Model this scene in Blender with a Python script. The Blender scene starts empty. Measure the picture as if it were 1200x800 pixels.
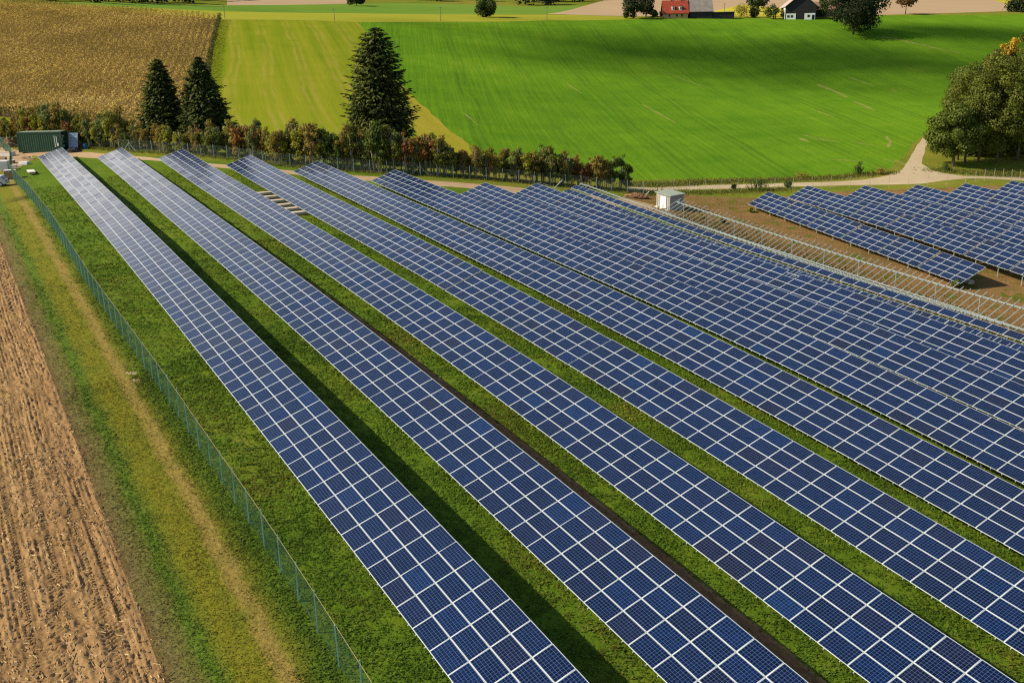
import bpy, math, random
import numpy as np
from mathutils import Matrix, Vector
from mathutils.geometry import delaunay_2d_cdt

R = np.random.default_rng(7)
random.seed(7)
D2R = math.pi / 180
CZ = 30.0                                     # camera height in world z

# ------------------------------------------------------------------ scene, camera
sc = bpy.context.scene
COL = sc.collection
F_PX = 1149.6                                 # focal length in pixels of a 1200 px wide picture
W = np.array([[0.9997737579217427, -0.02127047181039126, 0.0],
              [-0.0062175973626546945, -0.29224507739733385, 0.9563232488129013],
              [-0.020341446705496605, -0.9561068882536041, -0.29231121049309366]])
cam_d = bpy.data.cameras.new('camera'); cam = bpy.data.objects.new('camera', cam_d); COL.objects.link(cam)
cam_d.sensor_width = 36; cam_d.lens = 36 * F_PX / 1200; cam_d.clip_start = 0.5; cam_d.clip_end = 6000
M = Matrix(((W[0][0], -W[0][1], -W[0][2], 0), (W[1][0], -W[1][1], -W[1][2], 0), (W[2][0], -W[2][1], -W[2][2], CZ), (0, 0, 0, 1)))
cam.matrix_world = M
sc.camera = cam
sc.view_settings.view_transform = 'Standard'; sc.view_settings.look = 'None'
sc.view_settings.gamma = 1; sc.view_settings.use_curve_mapping = False
sc.view_settings.exposure = EXPOSURE = 0.5
sc.cycles.use_denoising = False; sc.cycles.use_adaptive_sampling = False; sc.cycles.filter_width = 1.2; sc.cycles.sample_clamp_indirect = 3.0; sc.cycles.sample_clamp_direct = 12.0
sc.cycles.max_bounces = 6; sc.cycles.diffuse_bounces = 3; sc.cycles.transmission_bounces = 3

# ------------------------------------------------------------------ light
SUN_HEAD, SUN_EL = -97.0, 36.0                # heading from the view axis, clockwise; degrees
sun_vec = np.array([math.sin(SUN_HEAD * D2R) * math.cos(SUN_EL * D2R), math.cos(SUN_HEAD * D2R) * math.cos(SUN_EL * D2R), math.sin(SUN_EL * D2R)])
world = bpy.data.worlds.new('World'); sc.world = world; world.use_nodes = True
wn = world.node_tree; wn.nodes.clear()
sky = wn.nodes.new('ShaderNodeTexSky'); sky.sky_type = 'NISHITA'; sky.sun_disc = False
sky.sun_elevation = SUN_EL * D2R; sky.sun_rotation = SUN_HEAD * D2R
sky.air_density = 1.0; sky.dust_density = 0.8; sky.ozone_density = 1.0
bg = wn.nodes.new('ShaderNodeBackground'); bg.inputs[1].default_value = 0.095
wo = wn.nodes.new('ShaderNodeOutputWorld'); 
# bright hazy cloud bank low in the sky, ahead and to the left
def wnode(k, **kw):
    q = wn.nodes.new(k)
    for a_, b_ in kw.items(): setattr(q, a_, b_)
    return q
def wmath(op, a_, b_=0.0, c_=None, clamp=False):
    q = wnode('ShaderNodeMath', operation=op, use_clamp=clamp)
    for x_, s_ in ((a_, q.inputs[0]), (b_, q.inputs[1]), (c_, q.inputs[2])):
        if x_ is None: continue
        if isinstance(x_, (int, float)): s_.default_value = x_
        else: wn.links.new(x_, s_)
    return q.outputs[0]
wtc = wnode('ShaderNodeTexCoord'); wsep = wnode('ShaderNodeSeparateXYZ'); wn.links.new(wtc.outputs['Generated'], wsep.inputs[0])
wel = wmath('ARCSINE', wsep.outputs[2]); waz = wmath('ARCTAN2', wsep.outputs[0], wsep.outputs[1])
wmp = wnode('ShaderNodeMapping'); wmp.inputs['Scale'].default_value = (1, 1, 3.0); wn.links.new(wtc.outputs['Generated'], wmp.inputs[0])
wnz = wnode('ShaderNodeTexNoise'); wnz.inputs['Scale'].default_value = 3.0; wnz.inputs['Detail'].default_value = 6; wn.links.new(wmp.outputs[0], wnz.inputs['Vector'])
k_el = wmath('MULTIPLY_ADD', wel, -1 / (17 * D2R), 29.0 / 17.0)            # 1 below 11 degrees, 0 above 25
k_el = wmath('ADD', k_el, wmath('MULTIPLY_ADD', wnz.outputs['Fac'], 1.6, -0.8)); k_el = wmath('MULTIPLY', k_el, 1.0, clamp=True)
k_az = wmath('MULTIPLY_ADD', wmath('ABSOLUTE', wmath('SUBTRACT', waz, -50 * D2R)), -1 / (28 * D2R), 56.0 / 28.0, clamp=True)
wmx = wnode('ShaderNodeMix', data_type='RGBA'); wn.links.new(wmath('MULTIPLY', k_el, k_az), wmx.inputs[0]); wn.links.new(sky.outputs[0], wmx.inputs[6]); wmx.inputs[7].default_value = (11.5, 11.0, 10.3, 1)
wn.links.new(wmx.outputs[2], bg.inputs[0]); wn.links.new(bg.outputs[0], wo.inputs[0])
sl = bpy.data.lights.new('sun', 'SUN'); sl.energy = 4.6; sl.angle = 0.5 * D2R; sl.color = (1.0, 0.89, 0.68)
so = bpy.data.objects.new('sun', sl); COL.objects.link(so)
so.rotation_euler = Vector(sun_vec).to_track_quat('Z', 'Y').to_euler(); so.location = (-80, -20, 120)

# ------------------------------------------------------------------ row frame and terrain
AH = np.array([-0.4972452, 0.86761006])       # along the panel rows, away from the camera (s)
CH = np.array([0.86761006, 0.4972452])        # across the rows, up the panel slope (c)
def sc2xy(s, c):
    s = np.asarray(s, float); c = np.asarray(c, float)
    return s[..., None] * AH + c[..., None] * CH
def ray(px, py):
    return W @ np.array([(px - 600) / F_PX, (py - 400) / F_PX, 1.0])

TRACED = [(184.1,14.1,-17.0),(164.9,14.1,-18.0),(119.0,14.1,-19.1),(104.9,14.1,-20.16),(93.1,14.1,-20.75),(82.2,14.1,-21.35),(73.7,14.1,-21.86),(62.3,14.1,-22.43),(56.5,14.1,-22.91),(44.0,14.1,-23.5),(35.4,14.1,-24.2),(30.4,14.1,-24.63),(174.5,18.0,-16.8),(143.8,18.0,-17.8),(113.9,18.0,-19.34),(96.3,18.0,-20.2),(85.9,18.0,-20.9),(76.5,18.0,-21.4),(38.4,18.0,-23.9),(169.7,21.8,-16.8),(155.9,21.8,-17.7),(128.2,21.8,-19.2),(111.3,21.8,-20.1),(102.1,21.8,-20.7),(81.7,21.8,-21.46),(40.6,21.8,-24.13),(168.1,25.6,-16.7),(162.7,25.6,-17.1),(117.1,25.6,-18.9),(103.9,25.6,-19.7),(88.7,25.6,-20.6),(73.4,25.6,-21.7),(159.8,29.5,-17.0),(77.6,29.5,-21.64),(159.0,33.3,-17.1),(117.6,33.3,-19.4),(102.7,33.3,-20.0),(81.1,33.3,-21.2),(30.3,33.3,-25.52),(22.0,33.3,-26.28),(151.0,37.2,-17.6),(129.9,37.2,-19.1),(112.0,37.2,-20.0),(90.4,37.2,-21.3),(149.2,41.0,-17.7),(99.1,41.0,-20.8),(28.4,41.0,-25.98),(141.2,44.8,-18.37),(122.4,44.8,-19.6),(30.1,44.8,-25.9),(25.9,44.8,-26.46),(141.7,48.7,-18.6),(132.1,48.7,-19.1),(105.5,48.7,-20.3),(69.5,48.7,-22.6),(31.4,48.7,-26.07),(131.5,52.5,-19.23),(33.8,52.5,-26.4),(131.1,56.4,-19.45),(111.2,56.4,-20.6),(56.3,56.4,-24.14),(47.4,56.4,-24.9),(39.5,56.4,-25.7),(33.7,56.4,-26.3),(118.4,64.0,-20.68),(52.3,64.0,-24.95),(47.4,64.0,-25.5),(38.8,64.0,-26.19),(116.8,71.7,-21.4),(59.9,71.7,-25.3),(43.7,71.7,-26.8),(117.8,79.4,-22.32),(48.7,79.4,-27.4),(37.0,14.1,-24.03),(38.7,21.8,-24.28),(32.1,21.8,-24.9),(25.4,21.8,-25.51),(32.1,29.6,-25.4),(25.4,29.6,-26.01),(18.8,29.6,-26.63),(31.8,37.2,-25.67),(25.1,37.2,-26.29),(18.5,37.2,-26.9)]
CO = np.array([-28.132518953488248, 13.667446742519415, -1.4339893689220413, -8.72746291101502, 5.969279848220522, -5.502332069174454, 2.2801339282354, 1.3350542526570441, -5.955863929222103])
def poly(s, c):
    s = s / 100; c = c / 100
    return CO @ np.array([1, s, c, s * s, s * c, c * c, s ** 3, s * s * c, s * c * c])
# frame of the second panel field on the right
RP0 = ray(876, 239) * 150
rh = 156.4 * D2R
RU = np.array([math.sin(rh), math.cos(rh)]); RC = np.array([-RU[1], RU[0]])
def rf_z(sp, k):                               # z (camera at 0) of the low panel edge
    return -24.5 - 0.092 * sp + float(np.interp(k, range(7), (0, .4, .68, .83, .95, 1.22, 1.4))) + .02 * min(sp, 20) * min(k, 1)
ctrl = []
for s, c, z in TRACED:
    p = sc2xy(s, c); ctrl.append((p[0], p[1], z))
for s in (-30, 0, 20, 45, 70, 95, 120, 145, 170, 188):
    for c in (-45, -20, 4):
        p = sc2xy(s, c); ctrl.append((p[0], p[1], poly(float(s), max(c, -5.0))))
for s, c in ((-30, 30), (-30, 60), (0, 20), (0, 45), (0, 70), (-30, 95), (10, 85)):
    p = sc2xy(s, c); ctrl.append((p[0], p[1], poly(float(max(s, -10)), float(c)) - 0.6 * (s < 0)))
for k in (0, 2, 4, 6):
    for sp in (0, 14, 28, 42, 60):
        p = RP0[:2] + RU * sp + RC * (k * 7.5 + 1.5); ctrl.append((p[0], p[1], rf_z(sp, k) - 0.85))
FARC = {-150: ((140, 195, 2.3), (100, 230, 2.3), (50, 295, 2.3), (10, 365, 2.3), (0, 430, 0), (-30, 700, 0), (-60, 1300, 0)),
        100: ((135, 195, 2.3), (100, 230, 2.3), (50, 295, 2.3), (11, 365, 2.3), (3, 440, 0), (-25, 700, 0), (-60, 1300, 0)),
        250: ((160, 187, 0), (140, 202, 0), (100, 240, 0), (60, 290, 0), (23, 350, 0), (14, 430, 0), (6, 520, 0), (-25, 800, 0), (-60, 1300, 0)),
        450: ((170, 180, 0), (130, 217, 0), (100, 252, 0), (60, 305, 0), (26, 365, 0), (17, 450, 0), (8, 560, 0), (-20, 800, 0), (-60, 1300, 0)),
        640: ((200, 172, 0), (150, 222, 0), (100, 282, 0), (60, 340, 0), (24, 395, 0), (18, 440, 0), (8, 600, 0), (-20, 850, 0), (-60, 1300, 0)),
        800: ((217, 171, 0), (190, 192, 0), (150, 232, 0), (100, 300, 0), (60, 355, 0), (22, 410, 0), (16, 470, 0), (0, 650, 0), (-30, 900, 0), (-60, 1300, 0)),
        1000: ((212, 180, 0), (190, 196, 0), (150, 235, 0), (100, 300, 0), (60, 350, 0), (40, 375, 0), (17, 430, 0), (0, 620, 0), (-60, 1300, 0)),
        1200: ((208, 188, 0), (190, 201, 0), (150, 235, 0), (100, 295, 0), (60, 350, 0), (17, 430, 0), (0, 620, 0), (-60, 1300, 0)),
        1450: ((205, 195, 0), (150, 240, 0), (100, 300, 0), (17, 430, 0), (-60, 1300, 0))}
for px, L in FARC.items():
    for py, t, h in L:
        P = ray(px, py) * t; ctrl.append((P[0], P[1], P[2] - h))
for px, py, t in ((1500, 330, 100), (1700, 480, 75)):
    P = ray(px, py) * t; ctrl.append((P[0], P[1], P[2]))
ctrl = np.array(ctrl); CX = ctrl[:, :2] / 100
def _tps(a, b):
    d2 = ((a[:, None, :] - b[None]) ** 2).sum(-1)
    return 0.5 * d2 * np.log(d2 + 1e-12)
n = len(ctrl)
K = _tps(CX, CX) + np.eye(n) * 0.006
Pm = np.concatenate([np.ones((n, 1)), CX], 1)
A = np.block([[K, Pm], [Pm.T, np.zeros((3, 3))]])
WT = np.linalg.solve(A, np.concatenate([ctrl[:, 2], np.zeros(3)]))
def gz(xy):
    """terrain height (world z) at an array of xy"""
    q = np.asarray(xy, float).reshape(-1, 2) / 100
    out = np.empty(len(q))
    for i in range(0, len(q), 20000):
        b = q[i:i + 20000]
        out[i:i + 20000] = _tps(b, CX) @ WT[:n] + WT[n] + b @ WT[n + 1:]
    return out.reshape(np.asarray(xy).shape[:-1]) + CZ
TS = np.geomspace(18, 1700, 2600)
def px2w(px, py, h=0.0):
    """point of the ground (raised by h) that the picture shows at px, py"""
    d = ray(px, py); P = d[None] * TS[:, None]
    below = P[:, 2] + CZ < gz(P[:, :2]) + h
    i = int(np.argmax(below)) if below.any() else len(TS) - 1
    return np.array([P[i, 0], P[i, 1], P[i, 2] + CZ])
def depth_of(xy):
    z = gz(np.asarray(xy)); return np.asarray(xy)[..., 1] * W[1][2] + (z - CZ) * W[2][2]
def project(P):
    """world points (n,3) -> picture px, py, depth"""
    P = np.asarray(P, float) - np.array([0, 0, CZ]); c = P @ W
    return 600 + F_PX * c[..., 0] / c[..., 2], 400 + F_PX * c[..., 1] / c[..., 2], c[..., 2]

# ------------------------------------------------------------------ object helpers
def tag(o, label=None, cat=None, group=None, kind=None):
    if label: o['label'] = label
    if cat: o['category'] = cat
    if group: o['group'] = group
    if kind: o['kind'] = kind
    return o
def empty(name, loc, rz=0.0):
    o = bpy.data.objects.new(name, None); COL.objects.link(o)
    o.location = [float(v) for v in loc]; o.rotation_euler = (0, 0, rz); o.empty_display_size = 0.3
    return o
def mesh_np(name, V, Fs, mats, mi=None, parent=None, smooth=False, uv=None, col=None):
    """V (n,3); Fs: list of (k,m) int arrays or lists of faces; one mesh object"""
    me = bpy.data.meshes.new(name)
    V = np.asarray(V, np.float32)
    loops = []; tot = []
    for f in Fs:
        f = np.asarray(f, np.int32)
        if f.size == 0: continue
        loops.append(f.ravel()); tot.append(np.full(len(f), f.shape[1], np.int32))
    loops = np.concatenate(loops); tot = np.concatenate(tot)
    me.vertices.add(len(V)); me.vertices.foreach_set('co', V.ravel())
    me.loops.add(len(loops)); me.loops.foreach_set('vertex_index', loops)
    me.polygons.add(len(tot)); me.polygons.foreach_set('loop_start', np.concatenate([[0], np.cumsum(tot)[:-1]]).astype(np.int32))
    me.polygons.foreach_set('loop_total', tot)
    for m in (mats if isinstance(mats, (list, tuple)) else [mats]): me.materials.append(m)
    if mi is not None: me.polygons.foreach_set('material_index', np.asarray(mi, np.int32))
    me.update(calc_edges=True)
    if smooth: me.polygons.foreach_set('use_smooth', np.ones(len(tot), bool))
    if uv is not None:
        l = me.uv_layers.new(name='UVMap'); l.data.foreach_set('uv', np.asarray(uv, np.float32).ravel())
    if col is not None:
        a = me.color_attributes.new('tint', 'FLOAT_COLOR', 'POINT')
        c4 = np.ones((len(V), 4), np.float32); c4[:, :3] = col; a.data.foreach_set('color', c4.ravel())
    me.validate(); me.update()
    o = bpy.data.objects.new(name, me); COL.objects.link(o)
    if parent is not None: o.parent = parent
    return o
class MB:
    """collects boxes, bars, prisms and lathes with a material index; builds ONE mesh object"""
    def __init__(s): s.v = []; s.f = []; s.m = []; s.n = 0
    def add(s, v, f, m=0):
        for x in v: s.v.append(tuple(float(q) for q in x))
        for x in f: s.f.append(tuple(i + s.n for i in x)); s.m.append(m)
        s.n += len(v); return s
    def box(s, c, d, m=0, rz=0.0, Rm=None):
        h = [q / 2 for q in d]
        v = [Vector((x * h[0], y * h[1], z * h[2])) for z in (-1, 1) for y in (-1, 1) for x in (-1, 1)]
        Q = Rm if Rm is not None else Matrix.Rotation(rz, 3, 'Z')
        v = [Q @ q + Vector(c) for q in v]
        return s.add(v, [(0, 2, 3, 1), (4, 5, 7, 6), (0, 1, 5, 4), (2, 6, 7, 3), (0, 4, 6, 2), (1, 3, 7, 5)], m)
    def bar(s, a, b, w, h, m=0, up=(0, 0, 1)):
        a = Vector([float(q) for q in a]); b = Vector([float(q) for q in b]); d = (b - a)
        if d.length < 1e-6: return s
        x = d.normalized(); u = Vector(up)
        if abs(x.dot(u)) > 0.98: u = Vector((1, 0, 0))
        y = u.cross(x).normalized(); z = x.cross(y)
        v = [p + y * (i * w / 2) + z * (j * h / 2) for p in (a, b) for j in (-1, 1) for i in (-1, 1)]
        return s.add(v, [(0, 2, 3, 1), (4, 5, 7, 6), (0, 1, 5, 4), (2, 6, 7, 3), (0, 4, 6, 2), (1, 3, 7, 5)], m)
    def tube(s, pts, rad, k=8, m=0, cap=True):
        pts = [Vector([float(q) for q in p]) for p in pts]; n0 = s.n; V = []
        for i, p in enumerate(pts):
            t = (pts[min(i + 1, len(pts) - 1)] - pts[max(i - 1, 0)]).normalized()
            u = Vector((1, 0, 0)) if abs(t.x) < 0.8 else Vector((0, 1, 0))
            y = t.cross(u).normalized(); z = t.cross(y)
            r = rad[i] if isinstance(rad, (list, tuple)) else rad
            for j in range(k):
                a = 2 * math.pi * j / k; V.append(p + y * (r * math.cos(a)) + z * (r * math.sin(a)))
        Fc = []
        for i in range(len(pts) - 1):
            for j in range(k):
                Fc.append((i * k + j, i * k + (j + 1) % k, (i + 1) * k + (j + 1) % k, (i + 1) * k + j))
        if cap: Fc.append(tuple(range(k - 1, -1, -1))); Fc.append(tuple((len(pts) - 1) * k + j for j in range(k)))
        return s.add(V, Fc, m)
    def prism(s, prof, ext, m=0, org=(0, 0, 0), ax=(1, 0, 0), up=(0, 0, 1), dep=(0, 1, 0)):
        """closed polygon prof in (ax, up), pushed along dep by ext"""
        o = Vector(org); ax = Vector(ax); up = Vector(up); dep = Vector(dep); n_ = len(prof)
        v = [o + ax * p[0] + up * p[1] for p in prof] + [o + ax * p[0] + up * p[1] + dep * ext for p in prof]
        f = [tuple(range(n_)), tuple(range(2 * n_ - 1, n_ - 1, -1))] + [(i, i + n_, (i + 1) % n_ + n_, (i + 1) % n_) for i in range(n_)]
        return s.add(v, f, m)
    def build(s, name, mats, parent=None, smooth=False, bevel=0.0):
        me = bpy.data.meshes.new(name); me.from_pydata(s.v, [], s.f)
        for m in (mats if isinstance(mats, (list, tuple)) else [mats]): me.materials.append(m)
        me.polygons.foreach_set('material_index', s.m)
        if smooth: me.polygons.foreach_set('use_smooth', [True] * len(s.f))
        me.update()
        import bmesh
        bm = bmesh.new(); bm.from_mesh(me); bmesh.ops.recalc_face_normals(bm, faces=bm.faces[:])
        if bevel: bmesh.ops.bevel(bm, geom=bm.edges[:], offset=bevel, segments=2, affect='EDGES', profile=0.5)
        bm.to_mesh(me); bm.free()
        o = bpy.data.objects.new(name, me); COL.objects.link(o)
        if parent is not None: o.parent = parent
        return o
KIDS = {}
def copy_tree(o, parent=None):
    c = o.copy(); COL.objects.link(c); c.parent = parent
    for ch in list(o.children): copy_tree(ch, c)
    return c

# ------------------------------------------------------------------ materials
class NT:
    def __init__(s, name):
        s.m = bpy.data.materials.new(name); s.m.use_nodes = True; s.t = s.m.node_tree; s.t.nodes.clear()
        s.out = s.n('ShaderNodeOutputMaterial'); s.b = s.n('ShaderNodeBsdfPrincipled'); s.l(s.b.outputs[0], s.out.inputs[0])
        s.b.inputs['Roughness'].default_value = 0.9; s.b.inputs['Specular IOR Level'].default_value = 0.2
    def n(s, k, **kw):
        q = s.t.nodes.new(k)
        for a, b in kw.items(): setattr(q, a, b)
        return q
    def l(s, a, b): s.t.links.new(a, b)
    def val(s, x, sock):
        if isinstance(x, (int, float)): sock.default_value = x
        elif isinstance(x, tuple): sock.default_value = (*x, 1.0)[:len(sock.default_value)]
        else: s.l(x, sock)
    def math(s, op, a, b=0.0, c=None):
        q = s.n('ShaderNodeMath', operation=op); s.val(a, q.inputs[0]); s.val(b, q.inputs[1])
        if c is not None: s.val(c, q.inputs[2])
        return q.outputs[0]
    def mix(s, f, a, b, mode='MIX'):
        q = s.n('ShaderNodeMix', data_type='RGBA', blend_type=mode); s.val(f, q.inputs[0]); s.val(a, q.inputs[6]); s.val(b, q.inputs[7])
        return q.outputs[2]
    def pos(s): return s.n('ShaderNodeNewGeometry').outputs['Position']
    def rowpos(s, along=None, across=None):
        """world position turned into the row frame (s, c, z)"""
        p = s.pos(); A_ = AH if along is None else along; C_ = CH if across is None else across
        a = s.n('ShaderNodeVectorMath', operation='DOT_PRODUCT'); s.l(p, a.inputs[0]); a.inputs[1].default_value = (A_[0], A_[1], 0)
        c = s.n('ShaderNodeVectorMath', operation='DOT_PRODUCT'); s.l(p, c.inputs[0]); c.inputs[1].default_value = (C_[0], C_[1], 0)
        return a.outputs['Value'], c.outputs['Value']
    def xyz(s, x, y, z=0.0):
        q = s.n('ShaderNodeCombineXYZ'); s.val(x, q.inputs[0]); s.val(y, q.inputs[1]); s.val(z, q.inputs[2]); return q.outputs[0]
    def noise(s, scale, vec=None, detail=3, rough=0.55):
        q = s.n('ShaderNodeTexNoise'); q.inputs['Scale'].default_value = scale; q.inputs['Detail'].default_value = detail; q.inputs['Roughness'].default_value = rough
        s.l(vec if vec is not None else s.pos(), q.inputs['Vector']); return q.outputs['Fac']
    def ramp(s, f, stops, interp='LINEAR'):
        q = s.n('ShaderNodeValToRGB'); s.l(f, q.inputs[0]); e = q.color_ramp; e.interpolation = interp
        while len(e.elements) < len(stops): e.elements.new(0.5)
        for el, (p, c) in zip(e.elements, stops):
            el.position = p; el.color = (*c, 1) if isinstance(c, tuple) else (c, c, c, 1)
        return q.outputs[0]
    def bump(s, h, strength=0.5, dist=0.1):
        q = s.n('ShaderNodeBump'); q.inputs['Strength'].default_value = strength; q.inputs['Distance'].default_value = dist
        s.l(h, q.inputs['Height']); s.l(q.outputs[0], s.b.inputs['Normal'])
    def base(s, c): s.val(c, s.b.inputs['Base Color'])
    def set(s, **kw):
        for k, v in kw.items(): s.b.inputs[k.replace('_', ' ')].default_value = v
        return s
def plain(name, col, rough=0.7, metal=0.0, var=0.12, scale=3.0, spec=0.3, bump=0.0):
    m = NT(name); f = m.noise(scale, m.n('ShaderNodeTexCoord').outputs['Object'], 4)
    lo = tuple(c * (1 - var * 1.6) for c in col); hi = tuple(min(1, c * (1 + var * 1.6)) for c in col)
    m.base(m.ramp(f, [(0.25, lo), (0.75, hi)])); m.b.inputs['Roughness'].default_value = rough
    m.b.inputs['Metallic'].default_value = metal; m.b.inputs['Specular IOR Level'].default_value = spec
    if bump: m.bump(m.noise(scale * 6, m.n('ShaderNodeTexCoord').outputs['Object'], 3), bump, 0.03)
    return m.m
def leafmat(name, cols, trans=0.25, rough=0.7):
    """foliage: each leaf face its own shade of the given colours"""
    m = NT(name); g = m.n('ShaderNodeNewGeometry'); st = [(i / max(1, len(cols) - 1), c) for i, c in enumerate(cols)]
    c = m.ramp(g.outputs['Random Per Island'], st); m.base(c); m.b.inputs['Roughness'].default_value = rough
    t = m.n('ShaderNodeBsdfTranslucent'); m.l(m.mix(1.0, c, (1.25, 1.2, 0.6), 'MULTIPLY'), t.inputs[0])
    x = m.n('ShaderNodeMixShader'); x.inputs[0].default_value = trans; m.l(m.b.outputs[0], x.inputs[1]); m.l(t.outputs[0], x.inputs[2]); m.l(x.outputs[0], m.out.inputs[0])
    return m.m
def tintmat(name, trans=0.2):
    m = NT(name); a = m.n('ShaderNodeVertexColor'); a.layer_name = 'tint'; g = m.n('ShaderNodeNewGeometry')
    k = m.math('MULTIPLY_ADD', g.outputs['Random Per Island'], 0.7, 0.65); v = m.n('ShaderNodeVectorMath', operation='SCALE')
    m.l(a.outputs[0], v.inputs[0]); m.l(k, v.inputs[3]); m.base(v.outputs[0])
    t = m.n('ShaderNodeBsdfTranslucent'); m.l(v.outputs[0], t.inputs[0])
    x = m.n('ShaderNodeMixShader'); x.inputs[0].default_value = trans; m.l(m.b.outputs[0], x.inputs[1]); m.l(t.outputs[0], x.inputs[2]); m.l(x.outputs[0], m.out.inputs[0])
    return m.m

# ================================================================== THE GROUND
# ---- region outlines. 'sc' outlines are in the row frame, 'px' ones are where the picture shows them on the terrain
def poly_sc(L): return sc2xy(np.array([p[0] for p in L]), np.array([p[1] for p in L]))
def poly_px(L): return np.array([px2w(x, y)[:2] for x, y in L])
ROAD = poly_px([(735, 224), (800, 222.5), (860, 221), (900, 219.5), (940, 218.5), (1000, 217), (1080, 215.5), (1200, 212), (1420, 206), (1420, 201), (1200, 207),
                (1130, 206.5), (1105, 203), (1090, 199), (1080, 192), (1083, 181), (1088, 166), (1081, 162), (1072, 176), (1064, 189), (1056, 200),
                (1040, 206), (1010, 211), (960, 213.5), (880, 216), (820, 217.7), (735, 219.5)])
TRACK = poly_px([(-90, 166), (0, 169), (20, 176), (70, 177.5), (105, 178.5), (140, 182), (175, 184.5), (212, 188), (250, 192), (300, 196), (360, 202), (420, 206), (480, 210), (530, 213.5),
                 (600, 219), (680, 228), (735, 233), (765, 240), (790, 247), (800, 256), (770, 252), (735, 243), (660, 235), (590, 226.5), (530, 219), (480, 215.5), (420, 211.5), (360, 206.5),
                 (300, 200), (250, 196), (212, 191.5), (175, 188), (110, 185.5), (70, 183.5), (38, 182.5), (32, 190), (22, 197), (0, 199), (-90, 203)])
GREENF = poly_px([(420, 26.5), (442, 60), (470, 98), (492, 122), (549, 169), (600, 196), (660, 206), (735, 211), (800, 210), (880, 208.5), (960, 206), (1010, 203), (1045, 197), (1058, 185),
                  (1070, 168), (1082, 158), (1200, 150), (1450, 140), (1450, 14), (1200, 17), (1035, 18.5), (960, 23), (900, 22), (860, 21.5), (760, 22.3), (640, 24.5), (520, 26.3)])
OCHRE = poly_px([(472, 100), (492, 122), (549, 169), (556, 185), (500, 185), (484, 140)])
MEADOW = poly_px([(258, 23.5), (420, 26.5), (442, 60), (470, 98), (492, 122), (549, 169), (560, 188), (500, 190), (330, 182), (236, 174), (240, 120), (246, 75)])
CORN = poly_px([(-170, 4), (0, 5), (50, 7), (150, 14.5), (258, 23.5), (246, 75), (240, 120), (226, 158), (160, 150), (100, 143), (0, 137), (-170, 130)])
YELLOW = poly_px([(-160, 2), (0, 3.5), (50, 5), (130, 7.5), (262, 13.5), (420, 16), (560, 17.3), (640, 17.5), (700, 19), (760, 20.3), (860, 19.6), (940, 20), (960, 22.5), (900, 21.7), (860, 21.2),
                  (760, 22), (640, 24.2), (520, 26), (420, 26.2), (258, 23.2), (150, 14.2), (50, 6.7), (0, 4.8)])
PALEA = poly_px([(266, -8), (430, -8), (405, 5), (330, 6.2), (266, 6.5)])
PALEB = poly_px([(640, 16.5), (682, 8), (745, -12), (1155, -16), (1190, 13), (1120, 15.5), (1036, 17.7), (958, 18), (860, 19), (760, 19.8), (700, 18.5)])
RAPE = poly_px([(1160, -3), (1230, -14), (1300, 8), (1192, 10)])
RAPEB = poly_px([(836, 13), (870, 6), (960, 14), (955, 18.6), (850, 18.8)])
PLOUGH = poly_sc([(-30, -60), (-30, 4.4), (140, 4.4), (140, -60)])
VERGE = poly_sc([(-30, 4.4), (140, 4.4), (150, -20), (190, -20), (181, 10.6), (60, 10.6), (-30, 10.6)])
SOLARG = poly_sc([(-30, 10.6), (60, 10.6), (180, 10.6), (172, 27), (164, 34), (158, 40), (150, 47), (144, 54), (136, 62), (131, 68), (121, 82), (119, 88), (90, 88.0), (60, 87.5), (30, 89), (-30, 92)])
def rf(sp, k): return RP0[:2] + RU * sp + RC * (k * 7.5)
BANK = np.concatenate([poly_sc([(-30, 92), (30, 89), (60, 87.5), (90, 88.0), (119, 88), (124, 94)]), np.array([rf(-14, -0.6), rf(-6, 1), rf(-3, 3), rf(4, 5), rf(9, 7), rf(90, 8), rf(110, 0)])])
# bare streaks in the green field: centre line and half width (m)
STREAKS = [([(752, 122), (768, 131), (793, 145)], 0.45), ([(957, 99), (975, 106), (993, 114)], 0.8), ([(1001, 119), (1012, 124), (1025, 129.5)], 0.7), ([(995, 91), (1010, 96), (1025, 101.5)], 0.35),
           ([(1044, 104.5), (1053, 110)], 0.4), ([(951, 128.5), (965, 133), (978, 137)], 0.45), ([(943, 158.5), (958, 163), (985, 167)], 0.7), ([(937, 162), (947, 166.5)], 0.7), ([(998, 166), (1020, 170), (1032, 172)], 0.4),
           ([(1038, 160), (1044, 166), (1040, 173)], 0.5), ([(543, 132), (560, 147)], 0.35), ([(664, 98), (682, 110)], 0.35), ([(770, 80), (800, 93), (830, 103)], 0.3),
           ([(970, 187), (1010, 189)], 0.5), ([(1035, 187.5), (1048, 188.5), (1062, 193)], 1.0), ([(1007, 41), (1045, 45), (1085, 54), (1125, 63)], 1.0), ([(1010, 66), (1050, 76)], 0.25)]
def streak_poly(L, hw):
    q = np.array([px2w(x, y)[:2] for x, y in L])
    t = np.linspace(0, len(q) - 1, 4 * (len(q) - 1) + 1)
    q = np.stack([np.interp(t, np.arange(len(q)), q[:, i]) for i in (0, 1)], 1)
    d = np.gradient(q, axis=0); d /= np.linalg.norm(d, axis=1)[:, None]; nn = np.stack([-d[:, 1], d[:, 0]], 1)
    w = hw * .75 * (0.5 + R.random(len(q)))[:, None] * np.sin(np.linspace(0.25, math.pi - 0.25, len(q)))[:, None] ** 0.5
    return np.concatenate([q + nn * w, (q - nn * w * R.uniform(.6, 1.3, (len(q), 1)))[::-1]])
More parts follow.
